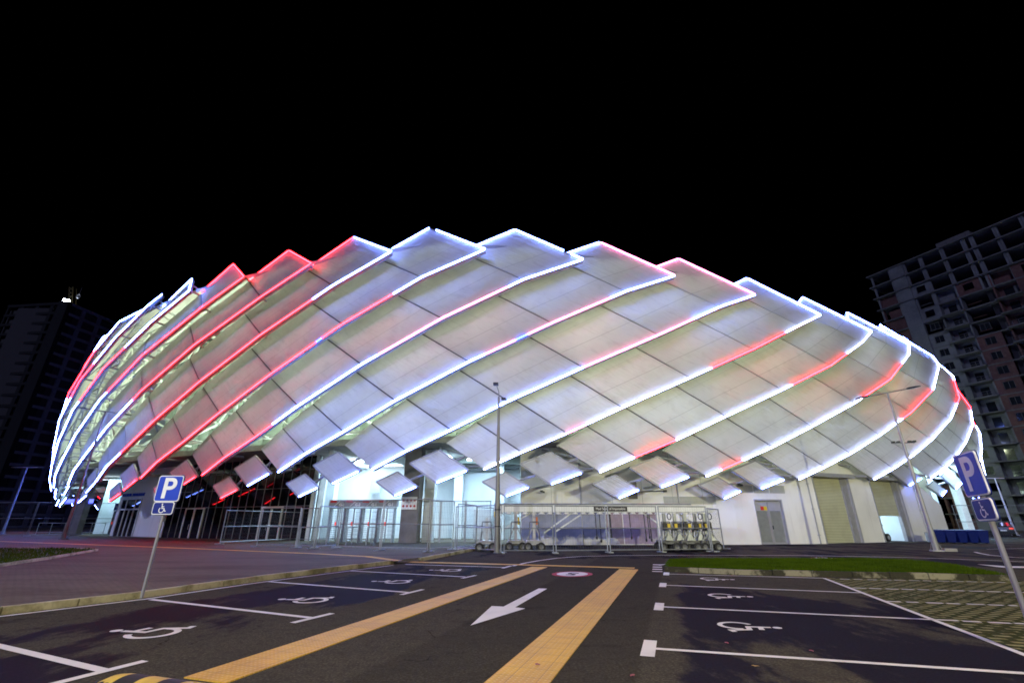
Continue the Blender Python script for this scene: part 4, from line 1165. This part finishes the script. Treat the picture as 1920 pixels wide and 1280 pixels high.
def PXF(px, y):   # lateral position of ground pixel column px at forward distance y
    d = y * CT - CAMH * ST
    return (px - 960) / FPX * d
trolley(on28(912, 27.4), 'trolley half hidden behind the single lamp post', {'h': 1.7, 'wb': 1}, 'wheeled trolleys under the beam')
trolley(on28(967, 28.0), 'left white trolley under the beam with a yellow sleeve', {'sleeve': 'sign_yellow', 'h': 2.0}, 'wheeled trolleys under the beam')
trolley(on28(1002, 27.8), 'right white trolley under the beam with orange sleeves', {'sleeve': 'orange', 'h': 2.0}, 'wheeled trolleys under the beam')
TK = [(1252, 'box', 1), (1272, 'box', -1), (1291, 'box', 1), (1311, 'box', 1), (1329, 'box', -1)]
TN = ['yellow box trolley furthest left in the tight group behind the fence', 'second trolley from the left in the yellow box group', 'middle trolley of the yellow box group with a cable loop', 'second trolley from the right in the yellow box group', 'yellow box trolley furthest right, beside the end fence panel']
for k, (px, _, b) in enumerate(TK):
    trolley(on28(px, 27.6 + .25 * (k % 2)), TN[k], {'box': b, 'loop': k in (0, 3, 4), 'fan': 1, 'pale': k % 2, 'h': 1.95}, 'trolleys with yellow boxes')
# --- lamp posts
def lathe_pole(prof, name, mat, root): return MB().lathe(prof, 14).build(name, mat, root, local=True, smooth=True)
def lamp_head(loc, dirx, root, slope=.12, L=.75):
    m_ = MB(); d = V((dirx, 0, slope)).normalized(); p = V(loc)
    s_ = V((0, 1, 0)); u = V((-slope * dirx, 0, 1)).normalized()
    prof = [(0, .06, .05), (.15, .1, .07), (.5, .16, .06), (.75, .13, .035), (.8, .05, .02)]
    b = len(m_.v)
    for (x, w, h) in prof:
        c = p + d * (x * L / .8)
        m_.v += [tuple(c - s_ * w - u * h * .4), tuple(c + s_ * w - u * h * .4), tuple(c + s_ * w * .6 + u * h), tuple(c - s_ * w * .6 + u * h)]
    for i in range(len(prof) - 1):
        for k in range(4):
            k2 = (k + 1) % 4; m_.f.append((b + 4 * i + k, b + 4 * i + k2, b + 4 * i + 4 + k2, b + 4 * i + 4 + k))
    m_.f += [(b + 3, b + 2, b + 1, b), tuple(b + 4 * (len(prof) - 1) + k for k in range(4))]
    return m_.build('lamp_head', M['dark_metal'], root, local=True)
def double_lamp(base, H, rz, label, mat, arm=1.05, midz=None, slope=.12, block=True):
    root = empty('street_lamp', base, rz); tag(root, label, 'street lamp')
    lathe_pole([(.15, 0), (.15, .02), (.13, 1.2), (.115, 1.22), (.05, H)], 'pole', mat, root)
    b = MB().box((0, 0, .03), (.5, .5, .06))
    for x in (-.13, .13):
        for y in (-.13, .13): b.hexa([(x * 1.6 - .01, y - .01, .06), (x * 1.6 + .01, y - .01, .06), (x * 1.6 + .01, y + .01, .06), (x * 1.6 - .01, y + .01, .06), (x * .85 - .01, y - .01, .4), (x * .85 + .01, y - .01, .4), (x * .85 + .01, y + .01, .4), (x * .85 - .01, y + .01, .4)])
    b.build('base_plate', mat, root, local=True)
    MB().tube([(-arm, 0, H - arm * slope), (0, 0, H), (arm, 0, H + arm * slope)], .035, 8).build('arm', mat, root, local=True)
    lamp_head((arm, 0, H + arm * slope), 1, root, slope); lamp_head((-arm, 0, H - arm * slope), -1, root, -slope)
    if midz:
        c = MB().tube([(-.55, 0, midz), (.55, 0, midz - .04)], .025, 6)
        for x in (-.5, -.25, .3, .52): c.box((x, -.06, midz + .02), (.14, .22, .1))
        c.build('camera_bracket', M['dark_metal'], root, local=True)
    if block: MB().box((.55, -.05, .08), (.55, .4, .16)).build('concrete_block', M['concrete'], root, local=True, bevel=.02)
    return root
P1 = G(1757, 1033); double_lamp(P1, ZAT(P1, 736), -.35, 'pale double arm street lamp on the road before the white shutter wall', M['pole'], 1.0, ZAT(P1, 829), .14)
P2 = G(118, 1011, SW); H2 = ZAT(P2, 771) - SW; brown = simple('brown_pole_paint', (.2, .15, .14), .45, .2, .2, 2)
double_lamp(P2, H2, .1, 'brown double arm street lamp on the pavement before the far left entrance', brown, 1.7, ZAT(P2, 864) - SW, -.13, False)
# single lamp in the middle
P3 = G(932, 1036); s3 = empty('street_lamp', P3); tag(s3, 'single tapered lamp post behind the fence in the middle, lamp head turned away', 'street lamp')
H3 = ZAT(P3, 744)
lathe_pole([(.2, 0), (.2, .03), (.155, .04), (.15, 2.2), (.115, 3.4), (.06, H3)], 'pole', simple('olive_grey_pole', (.22, .22, .2), .45, .3, .2, 2), s3)
MB().tube([(0, 0, H3 - .05), (0, 0, H3 + .3), (-.12, -.25, H3 + .62)], .03, 6).build('arm', M['pole'], s3, local=True)
hd = MB().box((-.17, -.35, H3 + .68), (.3, .5, .09)); hd.build('lamp_head', M['dark_metal'], s3, local=True, bevel=.03)
MB().tube([(0, 0, H3 - .35), (.2, .05, H3 - .18)], .02, 6).build('bracket', M['pole'], s3, local=True)
MB().box((.28, .0, H3 - .12), (.26, .4, .1)).build('side_lamp', M['dark_metal'], s3, local=True, bevel=.03)
for z in (1.25, 2.08): MB().lathe([(.165, z), (.165, z + .05)], 14).build('clamp_band', M['dark_metal'], s3, local=True)
MB().bar((-.16, -.09, 1.75), (-.16, -.09, 2.0), .03, .1, up=V((0, 1, 0))).build('yellow_tag', M['sign_yellow'], s3, local=True)
# distant lamps
P4 = G(4, 1001, SW); double_lamp(P4, ZAT(P4, 876) - SW, 0, 'thin distant double arm lamp at the left picture edge', simple('bluish_pole', (.16, .18, .3), .4), 1.3, None, .0, False)
P5 = G(1905, 1003); double_lamp(P5, ZAT(P5, 896), 0, 'pale distant lamp post rising behind the right parking sign', M['white_steel'], 1.2, None, .0, False)
# --- parking signs
def strokes(polys, to3, w, lift, n=6):
    """flat mitred polylines in unit space; to3 maps (x, y, level) -> point"""
    mb = MB()
    for lv_, pts in enumerate(polys):
        P = [V((a, b, 0)) for a, b in pts]; Ls, Rs = [], []
        for i, p in enumerate(P):
            d0 = (P[i] - P[i - 1]).normalized() if i else (P[1] - P[0]).normalized()
            d1 = (P[i + 1] - P[i]).normalized() if i + 1 < len(P) else d0
            t_ = (d0 + d1).normalized(); nn_ = V((-t_.y, t_.x, 0)) * (w / 2 / max(.5, t_.dot(d0)))
            Ls.append(p + nn_); Rs.append(p - nn_)
        for i in range(len(P) - 1): mb.quad(*[to3(q.x, q.y, lv_ * lift) for q in (Rs[i], Rs[i + 1], Ls[i + 1], Ls[i])])
    return mb
def wheelchair(to3, w=.085, lift=.002):
    arc = [(.40 + .27 * cos(radians(t)), .30 + .27 * sin(radians(t))) for t in range(125, 381, 12)]
    mb = strokes([[(.37, .83), (.42, .47), (.66, .47), (.79, .17), (.91, .22)], [(.43, .66), (.63, .66)], arc], to3, w, lift)
    mb.poly([to3(.36 + .075 * cos(2 * pi * k / 14), .93 + .075 * sin(2 * pi * k / 14), 0) for k in range(14)])
    return mb
def rrect(w, h, r, n=4):
    pts = []
    for cx, cy, a0 in ((w / 2 - r, h / 2 - r, 0), (-w / 2 + r, h / 2 - r, 90), (-w / 2 + r, -h / 2 + r, 180), (w / 2 - r, -h / 2 + r, 270)):
        for k in range(n + 1): t = radians(a0 + 90 * k / n); pts.append((cx + r * cos(t), cy + r * sin(t)))
    return pts
def plate(root, name, w, h, x, z, mat, y0):
    def slab(ww, hh, ya, yb, m, nm, par, r):
        mb = MB(); p = rrect(ww, hh, r); b = len(mb.v); n = len(p)
        mb.v += [(x + q[0], ya, z + q[1]) for q in p] + [(x + q[0], yb, z + q[1]) for q in p]
        mb.f.append(tuple(b + i for i in range(n))); mb.f.append(tuple(b + n + i for i in reversed(range(n))))
        for i in range(n): j = (i + 1) % n; mb.f.append((b + j, b + i, b + n + i, b + n + j))
        return mb.build(nm, m, par, local=True)
    o = slab(w, h, y0, y0 + .02, M['sign_white'], name, root, .05)
    slab(w + .02, h + .02, y0 + .0201, y0 + .03, M['plate_blue2'], 'backing', o, .055)
    slab(w - .035, h - .035, y0 - .004, y0 - .0005, mat, 'face', o, .04)
    return o
def parking_sign(base, rz, label, zP, zW, tilt=0.0, dxP=.02, dxW=0.0):
    root = empty('parking_sign', base, rz); root.rotation_euler = (0, tilt, rz); tag(root, label, 'parking sign')
    MB().tube([(0, 0, 0), (0, 0, zP + .26)], .032, 12).build('post', M['pole'], root, local=True, smooth=True)
    o = plate(root, 'parking_plate', .56, .56, dxP, zP, M['plate_blue'], -.07)
    text('letter', 'P', .62, M['sign_white'], o, (dxP, -.0765, zP - .015), offset=.012, ext=.001)
    o2 = plate(root, 'wheelchair_plate', .47, .27, dxW, zW, M['plate_blue2'], -.07)
    wheelchair(lambda a, b, l: V((dxW - .1 + a * .2, -.0755 - l, zW - .1 + b * .2)), .085, .0006).build('wheelchair_symbol', M['sign_white'], o2, local=True)
    for z in (zP + .15, zP - .15, zW): MB().lathe([(.042, z - .02), (.042, z + .02)], 10).build('clamp', M['galv'], root, local=True)
    return root
parking_sign(G(265, 1121), 0.0, 'upright blue parking sign on a post at the left kerb', 2.205, 1.785)
parking_sign(V((6.30, 6.40, 0)), -1.919, 'leaning parking sign turned sideways at the right picture edge', 2.10, 1.65, -.03, .06, .075)
# ground wheelchair symbols
def ground_symbol(c, up, right, size):
    return struct(wheelchair(lambda a, b, l: V((c.x, c.y, .0065 + l)) + right * ((a - .55) * size) + up * ((b - .5) * size), .085).build('wheelchair_marking', M['paint']))
for px, py in ((288, 1181), (577, 1122.5), (738, 1089), (838, 1068)): ground_symbol(G(px, py), -e2, e1, 1.1)
for px, py in ((1408, 1178), (1371, 1119), (1346, 1086.5)): ground_symbol(G(px, py), e2, -e1, .9)
# --- bins, bollards, equipment, leaves, hump, cars
def wheelie():
    root = empty('wheelie_bin')
    b = MB().hexa([(-.21, -.25, .08), (.21, -.25, .08), (.21, .28, .08), (-.21, .28, .08), (-.31, -.36, .98), (.31, -.36, .98), (.31, .36, .98), (-.31, .36, .98)])
    b.build('body', M['bin_blue'], root, local=True, bevel=.02)
    l_ = MB().hexa([(-.33, -.4, .985), (.33, -.4, .985), (.33, .4, .985), (-.33, .4, .985), (-.28, -.34, 1.06), (.28, -.34, 1.06), (.28, .36, 1.1), (-.28, .36, 1.1)]); l_.build('lid', M['bin_blue'], root, local=True, bevel=.015)
    MB().tube([(-.28, .44, 1.0), (.28, .44, 1.0)], .025, 6).build('handle', M['bin_blue'], root, local=True)
    for x in (-.27, .27):
        a_, b_ = MB(), MB(); wheel(a_, b_, 0, x, .1, .06); w_ = a_.build('wheel', M['black_rubber'], root, local=True); w_.rotation_euler = (0, 0, pi / 2); w_.location = (0, .3, 0)
    return root
wb = wheelie(); bl = ['blue bin hidden most by the pale lamp post', 'second blue bin from the pale lamp post', 'middle bin of the blue row', 'second blue bin from the right end of the row', 'blue bin at the right end of the row']
for k in range(5):
    o = wb if k == 0 else copy_tree(wb); p = G(1763 + 20.5 * k, 1017.6 + .3 * k); s = 1.12
    o.location = (p.x, p.y, 0); o.scale = (s * .98, s, s * .78); o.rotation_euler = (0, 0, -.3 + random.uniform(-.12, .12)); tag(o, bl[k], 'bin', 'blue wheelie bins')
for k, (px, h) in enumerate(((1525, .34), (1532, .42), (1539.5, .36))):
    p = G(px, 1018.4); o = MB().lathe([(.13, 0), (.13, h - .03), (.11, h)], 12, p).build('bollard', M['concrete'], None, smooth=True, loc=p)
    tag(o, ['short concrete stub left of three by the first shutter', 'tallest of three concrete stubs by the first shutter', 'concrete stub next to the shutter frame'][k], 'bollard', 'concrete stubs')
for k, px in enumerate((1728, 1733.5, 1739)):
    p = G(px, 1014.6) - V((0, .9, 0)); o = MB().lathe([(.2, 0), (.24, .05), (.26, .7), (.28, .72)], 14, p).build('planter_pot', M['mid_grey'], None, smooth=True, loc=p)
    tag(o, ['grey pot nearest the second shutter', 'middle grey pot against the white wall', 'grey pot beside the pale lamp post'][k], 'pot', 'grey pots')
mo = (pa + pb) / 2 - f34 * 1.3 - d34 * .55
mw = empty('mower', (mo.x, mo.y, 0), math.atan2(d34.y, d34.x)); tag(mw, 'dark mower with a red top standing inside the half open shutter', 'mower')
MB().hexa([(-.55, -.5, .15), (.55, -.5, .15), (.55, .5, .15), (-.55, .5, .15), (-.4, -.4, .75), (.4, -.4, .75), (.4, .4, .75), (-.4, .4, .75)]).build('body', M['dark_metal'], mw, local=True, bevel=.05)
MB().box((0, 0, 1.5), (.75, .6, .3)).build('engine_cover', M['sign_red'], mw, local=True, bevel=.08)
MB().box((0, 0, 1.25), (1.0, .7, .12)).build('deck', M['dark_metal'], mw, local=True)
for x in (-.42, .42): MB().tube([(x, .3, .6), (x, .3, 1.9)], .03, 6).build('post', M['dark_metal'], mw, local=True)
for x in (-.5, .5):
    a_, b_ = MB(), MB(); wheel(a_, b_, x, -.5, .3); w_ = a_.build('wheel', M['black_rubber'], mw, local=True); b_.build('rim', M['alu'], w_, local=True)
for k, (px, py, m_, lb) in enumerate(((1363, 1207, 'leaf_red', 'small pink leaf on the damp bay near its wheelchair mark'), (1417, 1251, 'leaf', 'yellow leaf lying on the damp asphalt of the nearest right bay'), (1186, 1268.5, 'leaf_red', 'brown leaf beside the right tactile strip at the bottom'), (1522, 1222, 'leaf_red', 'red leaf just above the nearest right bay line'), (1008, 1248, 'leaf_red', 'dark curled leaf lying on the right tactile strip'))):
    p = G(px, py); s = .045; t = random.uniform(0, 6); mb = MB()
    ring_ = [(1, 0, .02), (.45, .35, .1), (.1, .55, .04), (-.5, .4, .12), (-1, 0, .05), (-.5, -.4, .08), (.1, -.55, .03), (.45, -.35, .12)]
    R3 = Matrix.Rotation(t, 3, 'Z'); pts = [R3 @ V((x * s, y * s, z * s * 1.2 + .016)) for x, y, z in ring_]; b = len(mb.v)
    mb.v = [(0, 0, .018)] + [tuple(q) for q in pts]; mb.f = [(0, i + 1, (i + 1) % 8 + 1) for i in range(8)]
    o = mb.build('fallen_leaf', M[m_], None); o.location = p; tag(o, lb, 'leaf')
hA = G(204, 1271.5)
hump = empty('speed_hump', hA, math.atan2(e2.y, e2.x)); tag(hump, 'yellow and black rubber speed hump at the bottom left', 'speed hump')
hw, hh = .36, .055
def hump_seg(x0, x1, mat, cap=None):
    mb = MB(); n = 8; rows_ = []
    xs = [x0 + (x1 - x0) * k / 3 for k in range(4)]
    for x in xs:
        f = 1.0
        if cap == 'L': f = max(.02, math.sqrt(max(0, 1 - ((x1 - x) / (x1 - x0)) ** 2)))
        rows_.append([V((x, (hw * (-.5 + k / n)) * (.55 + .45 * f), hh * f * (sin(pi * k / n) ** .7 if 0 < k < n else 0))) for k in range(n + 1)])
    for a_, b_ in zip(rows_, rows_[1:]):
        for k in range(n): mb.quad(a_[k], b_[k], b_[k + 1], a_[k + 1])
    for e in (rows_[0], rows_[-1]): mb.poly(e)
    mb.build('segment', M[mat], hump, local=True, smooth=False)
x = 0.0
for k in range(7):
    L_ = .26 if k == 0 else .25
    hump_seg(x, x + L_ - .002, 'yellow_rubber' if k % 2 == 0 else 'black_rubber', 'L' if k == 0 else None); x += L_
    for q in range(3):
        xx = x - L_ + .06 + .075 * q
        MB().box((xx, -hw * .44, .018), (.03, .05, .008), .5).build('stud', M['sign_yellow'] if k % 2 else M['black_rubber'], hump, local=True)
def car(loc, rz, label):
    root = empty('parked_car', loc, rz); tag(root, label, 'car')
    prof = [(-2.1, .3), (-2.15, .7), (-2.0, .95), (-1.5, 1.02), (-.95, 1.42), (.6, 1.45), (1.35, 1.0), (2.0, .85), (2.15, .55), (2.1, .3)]
    mb = MB(); n = len(prof); b = 0
    for y in (-.85, .85): mb.v += [(x, y * (.86 if z > 1.1 else 1), z) for x, z in prof]
    mb.f = [tuple(reversed(range(n))), tuple(n + i for i in range(n))] + [(i, (i + 1) % n, n + (i + 1) % n, n + i) for i in range(n)]
    mb.build('body', M['car_paint'], root, local=True, bevel=.06)
    g = MB().hexa([(-1.5, -.6, 1.06), (-1.5, .6, 1.06), (-1.02, .58, 1.39), (-1.02, -.58, 1.39), (-1.53, -.6, 1.09), (-1.53, .6, 1.09), (-1.05, .58, 1.42), (-1.05, -.58, 1.42)]); g.build('rear_window', M['glass_car'], root, local=True)
    for y in (-.65, .65): MB().box((-2.16, y, .82), (.06, .34, .16)).build('tail_lamp', M['tail'], root, local=True)
    MB().box((-2.17, 0, .62), (.03, .5, .12)).build('number_plate', M['sign_white'], root, local=True)
    for x in (-1.3, 1.35):
        for y in (-.8, .8):
            a_, b_ = MB(), MB(); wheel(a_, b_, x, y, .31, .2); w_ = a_.build('wheel', M['black_rubber'], root, local=True); b_.build('rim', M['alu'], w_, local=True)
pc_ = V((PXF(1884, 56) * 1.0, 56, 0)); car(pc_, pi / 2 - .75, 'dark car with red tail lamps parked beyond the right fence')
# ------------------------------------------------------------------ TOWERS
def tower_right():
    A = V((89.6, 100, 0)); d = V((11.4, -24, 0)).normalized(); n = V((-d.y, d.x, 0)); n = -n if n.dot(V((-1, -.4, 0))) < 0 else n
    H = 58.5; FN = 19; fh = H / FN; root = empty('apartment_tower', A)
    tag(root, 'unfinished brick and concrete apartment tower rising behind the right end of the stadium', 'building')
    P = lambda s, y, z: A + d * s + n * y + U * z
    def bx(mb, s0, s1, y0, y1, z0, z1): return mb.hexa([P(s0, y1, z0), P(s1, y1, z0), P(s1, y0, z0), P(s0, y0, z0), P(s0, y1, z1), P(s1, y1, z1), P(s1, y0, z1), P(s0, y0, z1)])
    bays = [('open', 0, 4.2, 't_brick'), ('wall', 4.2, 7.0, 't_pale'), ('pwin', 7.0, 10.4, 't_pale'), ('balc', 10.4, 14.4, 't_pale'), ('win', 14.4, 18.2, 't_brick'), ('gap', 18.2, 19.6, 't_dark'),
            ('balc', 19.6, 23.4, 't_brick'), ('win', 23.4, 27.4, 't_brick'), ('balc', 27.4, 31.4, 't_pale'), ('gap', 31.4, 32.4, 't_dark'), ('win', 32.4, 37, 't_brick'), ('balc', 37, 41, 't_brick'), ('wall', 41, 46, 't_pale')]
    L = 46; wall_h = lambda b: FN - (3 if b[1] > 10 else 2) if b[0] != 'wall' else FN
    for f in range(1, FN + 1):
        mb = MB(); z = f * fh
        pr = .55 if f >= FN - 3 else .12
        bx(mb, -.3 - pr * .6, L, -14, pr, z - .22, z); mb.build('floor_slab', M['t_slab'], root)
    for b in bays:
        for s in (b[1] + .2, b[2] - .2):
            cols = MB()
            for f in range(FN - 4, FN): bx(cols, s - .17, s + .17, -.45, -.05, f * fh, (f + 1) * fh - .22)
            cols.build('column', M['t_pale'], root)
    cr = MB(); bx(cr, .5, L, -13.5, -9, 0, H - 3 * fh); cr.build('core', M['t_dark'], root)
    nwin = 0; nbal = 0
    rs = random.Random(3)
    for kind, s0, s1, m in bays:
        w = MB(); top = wall_h((kind, s0, s1, m))
        for f in range(top):
            z0, z1 = f * fh, (f + 1) * fh - .22
            if kind == 'wall': bx(w, s0, s1, -.5, .25, z0, z1 + .22)
            elif kind in ('win', 'pwin'): 
                c = (s0 + s1) / 2; hwid = .85
                if f < top - 4 or rs.random() < .7:
                    bx(w, s0, c - hwid, -.3, 0, z0, z1); bx(w, c + hwid, s1, -.3, 0, z0, z1); bx(w, c - hwid, c + hwid, -.3, 0, z0, z0 + .8); bx(w, c - hwid, c + hwid, -.3, 0, z0 + 2.35, z1)
                bx(w, c - hwid - .2, c + hwid + .2, 0, .14, z0 + .72, z0 + .8)
            elif kind == 'balc':
                bx(w, s0, s1, -1.9, -1.6, z0, z1); bx(w, s0, s0 + .25, -1.6, 0, z0, z1); bx(w, s1 - .25, s1, -1.6, .02, z0, z1)
            elif kind == 'open':
                w = MB()
                if rs.random() < .75: bx(w, s0 + (1.2 if f % 2 else .1), s1 - .3, -.9, -.6, z0, z1 - (0 if f % 3 else .8))
                bx(w, s0 + .1, s0 + .5, -.9, -.1, z0, z1); w.build('infill_wall', M[m], root); w = MB()
            elif kind == 'gap': bx(w, s0, s1, -1.4, -1.2, z0, z1)
        if w.v: w.build('wall', M[m], root)
        for f in range(top - 1):
            z0 = f * fh
            vis = f > 2
            if kind in ('win', 'pwin') and vis and nwin < 100 and (f < top - 3):
                nwin += 1; c = (s0 + s1) / 2; fr = MB()
                for q in (-.82, -.03, .76): bx(fr, c + q, c + q + .06, -.16, -.1, z0 + .8, z0 + 2.35)
                for q in (.8, 2.29): bx(fr, c - .82, c + .82, -.17, -.11, z0 + q, z0 + q + .06)
                fo = fr.build('window', M['t_slab'], root)
                g = MB(); bx(g, c - .85, c + .85, -.22, -.18, z0 + .8, z0 + 2.35); g.build('pane', M['glass_car'], fo)
            if kind == 'balc' and nbal < 90:
                nbal += 1; g = MB()
                bx(g, s0 - .1, s1 + .1, .12, 1.05, z0 - .2, z0 - .02)
                g2 = rs.random()
                if g2 < .8:
                    bx(g, s0 - .05, s1 + .05, .95, 1.03, z0 - .02, z0 + .12)
                    q = s0
                    for zz in (.45, .95): bx(g, s0 - .05, s1 + .05, .97, 1.01, z0 + zz, z0 + zz + .05)
                    while q < s1: bx(g, q, q + .05, .97, 1.01, z0, z0 + 1.0); q += .9
                bo = g.build('balcony', M['t_slab'], root)
                dd = MB(); c = (s0 + s1) / 2; bx(dd, c - .9, c + .5, -1.59, -1.55, z0, z0 + 2.3); dd.build('balcony_door', M['glass_car'], bo)
                dd = MB(); bx(dd, c + .6, s1 - .3, -1.59, -1.4, z0 + .0, z0 + (2.3 if rs.random() < .5 else 1.0)); dd.build('infill_wall', M['t_pale'], bo)
    rb_ = MB()
    for q in range(24): 
        s = rs.uniform(.5, L - 1); y = rs.uniform(-6, -.3); rb_.bar(P(s, y, H), P(s, y, H + rs.uniform(.6, 1.6)), .07, .07, up=V((0, 1, 0)))
    rb_.build('rebar', M['dark_metal'], root)
    ph = MB(); bx(ph, 13, 19, -9, -3, H, H + 2.6); ph.build('roof_block', M['t_slab'], root)
tower_right()
def tower_left():
    A = V((-128, 118, 0)); H = 60; FN = 20; fh = H / FN
    root = empty('apartment_tower', A); tag(root, 'dark tall apartment tower at the left with a bright floodlight on its roof', 'building')
    def face(o, d, n, L, nb, mat_c, mat_b):
        P = lambda s, y, z: o + d * s + n * y + U * z
        def bx(mb, s0, s1, y0, y1, z0, z1): return mb.hexa([P(s0, y1, z0), P(s1, y1, z0), P(s1, y0, z0), P(s0, y0, z0), P(s0, y1, z1), P(s1, y1, z1), P(s1, y0, z1), P(s0, y0, z1)])
        bw = L / nb
        for k in range(nb + 1):
            w = MB(); s = k * bw; bx(w, s - .55 if k else s, s + .55 if k < nb else s, -.3, 0, 0, H)
            w.build('pier', M[mat_c], root)
        for f in range(FN + 1):
            m2 = MB(); bx(m2, 0, L, -.32, .12, f * fh - .22, f * fh + .55); m2.build('floor_band', M[mat_b], root)
        bk_ = MB(); bx(bk_, 0, L, -1.2, -1.0, 0, H); bk_.build('recess', M['t_dark'], root)
    face(A, V((.13, 1, 0)).normalized(), V((1, -.13, 0)).normalized(), 34, 7, 't2_lit', 't2_lit')
    face(A, V((-1, .12, 0)).normalized(), V((-.12, -1, 0)).normalized(), 20, 4, 't2_shaded', 't2_shaded')
    MB().box((A.x - 1.2, A.y + 1.2, H / 2), (2.9, 2.9, H + 1.2)).build('corner_pier', M['t2_shaded'], root)
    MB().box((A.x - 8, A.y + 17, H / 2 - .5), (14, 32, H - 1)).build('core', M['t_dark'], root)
    MB().prism([(A.x - .5, A.y + .5), (A.x + 4, A.y + 34), (A.x - 14, A.y + 36), (A.x - 20, A.y + 3)], H - .5, H + .3).build('roof', M['t2_shaded'], root)
    Lx = A + V((-2.2, 1.5, H + 1.2))
    fl_ = empty('floodlight', Lx); tag(fl_, 'bright white floodlight pair on the roof corner of the left tower', 'floodlight')
    MB().bar(Lx - U * 1.0, Lx + U * .1, .15, .15).build('stand', M['dark_metal'], fl_)
    for dx, dz_ in ((-.55, .3), (.55, .1), (.2, -.35)):
        MB().lathe([(.02, -.35), (.35, -.25), (.42, 0), (.35, .25), (.02, .35)], 10, (Lx.x + dx, Lx.y - .3, Lx.z + dz_ + .2)).build('lens', M['flood'], fl_, smooth=True)
    cb = A + V((-4.5, 6, H + .3)); cr = empty('tower_crane', cb); tag(cr, 'dim yellow crane mast standing above the left tower floodlight', 'crane')
    m_ = MB()
    for dx in (-.6, .6):
        for dy in (-.6, .6): m_.tube([cb + V((dx, dy, 0)), cb + V((dx - 2.5, dy, 8))], .09, 4)
    for k in range(6):
        a_ = cb + V((-2.5 * k / 6, 0, 8 * k / 6)); b_ = cb + V((-2.5 * (k + 1) / 6, 0, 8 * (k + 1) / 6))
        m_.tube([a_ + V((-.6, -.6, 0)), b_ + V((.6, -.6, 0))], .06, 4); m_.tube([a_ + V((.6, -.6, 0)), b_ + V((-.6, -.6, 0))], .06, 4)
    m_.build('mast', M['crane_yellow'], cr)
    hk = MB(); c0 = cb + V((4.5, -4, 3)); hk.tube([c0 + V((.5 * cos(t * pi / 6), 0, .6 * sin(t * pi / 6))) for t in range(12)], .12, 6); hk.tube([c0 + V((0, 0, .6)), c0 + V((0, 0, 3))], .05, 4); hk.build('hook', M['galv'], cr)
tower_left()

# ------------------------------------------------------------------ LIGHT, SKY, CAMERA
def spot(loc, target, power, size, blend, colr, rad=.25):
    ld = bpy.data.lights.new('car_park_lamp', 'SPOT'); ld.energy = power; ld.spot_size = radians(size); ld.spot_blend = blend; ld.color = colr; ld.shadow_soft_size = rad
    o = bpy.data.objects.new('car_park_lamp', ld); COL.objects.link(o); o.location = loc
    o.rotation_euler = (V(target) - V(loc)).to_track_quat('-Z', 'Y').to_euler(); return o
spot((-19, -15, 11.5), (2, 36, 1), 25000, 62, 1.0, (.97, 1.0, .95))
spot((30, -13, 11.5), (21, 36, 3), 38000, 82, 1.0, (1.0, .97, .6))
spot((4.5, -3, 9.5), (0, 9, 0), 6800, 150, .6, (1.0, .88, .66), .15)

world = bpy.data.worlds.new('World'); scene.world = world; world.use_nodes = True
nt = world.node_tree; bg = nt.nodes['Background']
sky = nt.nodes.new('ShaderNodeTexSky'); sky.sky_type = 'NISHITA'; sky.sun_disc = False; sky.sun_elevation = radians(-8); sky.sun_rotation = radians(200)
nt.links.new(sky.outputs[0], bg.inputs['Color']); bg.inputs['Strength'].default_value = .004
sun = bpy.data.lights.new('blue_fill_sun', 'SUN'); sun.energy = 1.0; sun.angle = radians(2); sun.color = (.52, .55, 1.0)  # blue fill light added to tint the left facade, no real moon
so = bpy.data.objects.new('blue_fill_sun', sun); COL.objects.link(so); so.rotation_euler = (radians(66), 0, radians(-38))

cam = bpy.data.cameras.new('Camera'); cam.sensor_width = 36; cam.lens = 36 * FPX / 1920; cam.clip_end = 2500; cam.clip_start = .05
co = bpy.data.objects.new('Camera', cam); COL.objects.link(co); co.location = (0, 0, CAMH); co.rotation_euler = (pi / 2 + TH, 0, 0)
scene.camera = co
scene.view_settings.view_transform = 'Standard'; scene.view_settings.look = 'None'; scene.view_settings.exposure = 0; scene.view_settings.gamma = 1
scene.cycles.filter_width = 1.7; scene.cycles.max_bounces = 6; scene.cycles.diffuse_bounces = 3; scene.cycles.glossy_bounces = 3; scene.cycles.transmission_bounces = 4
scene.cycles.sample_clamp_indirect = 6
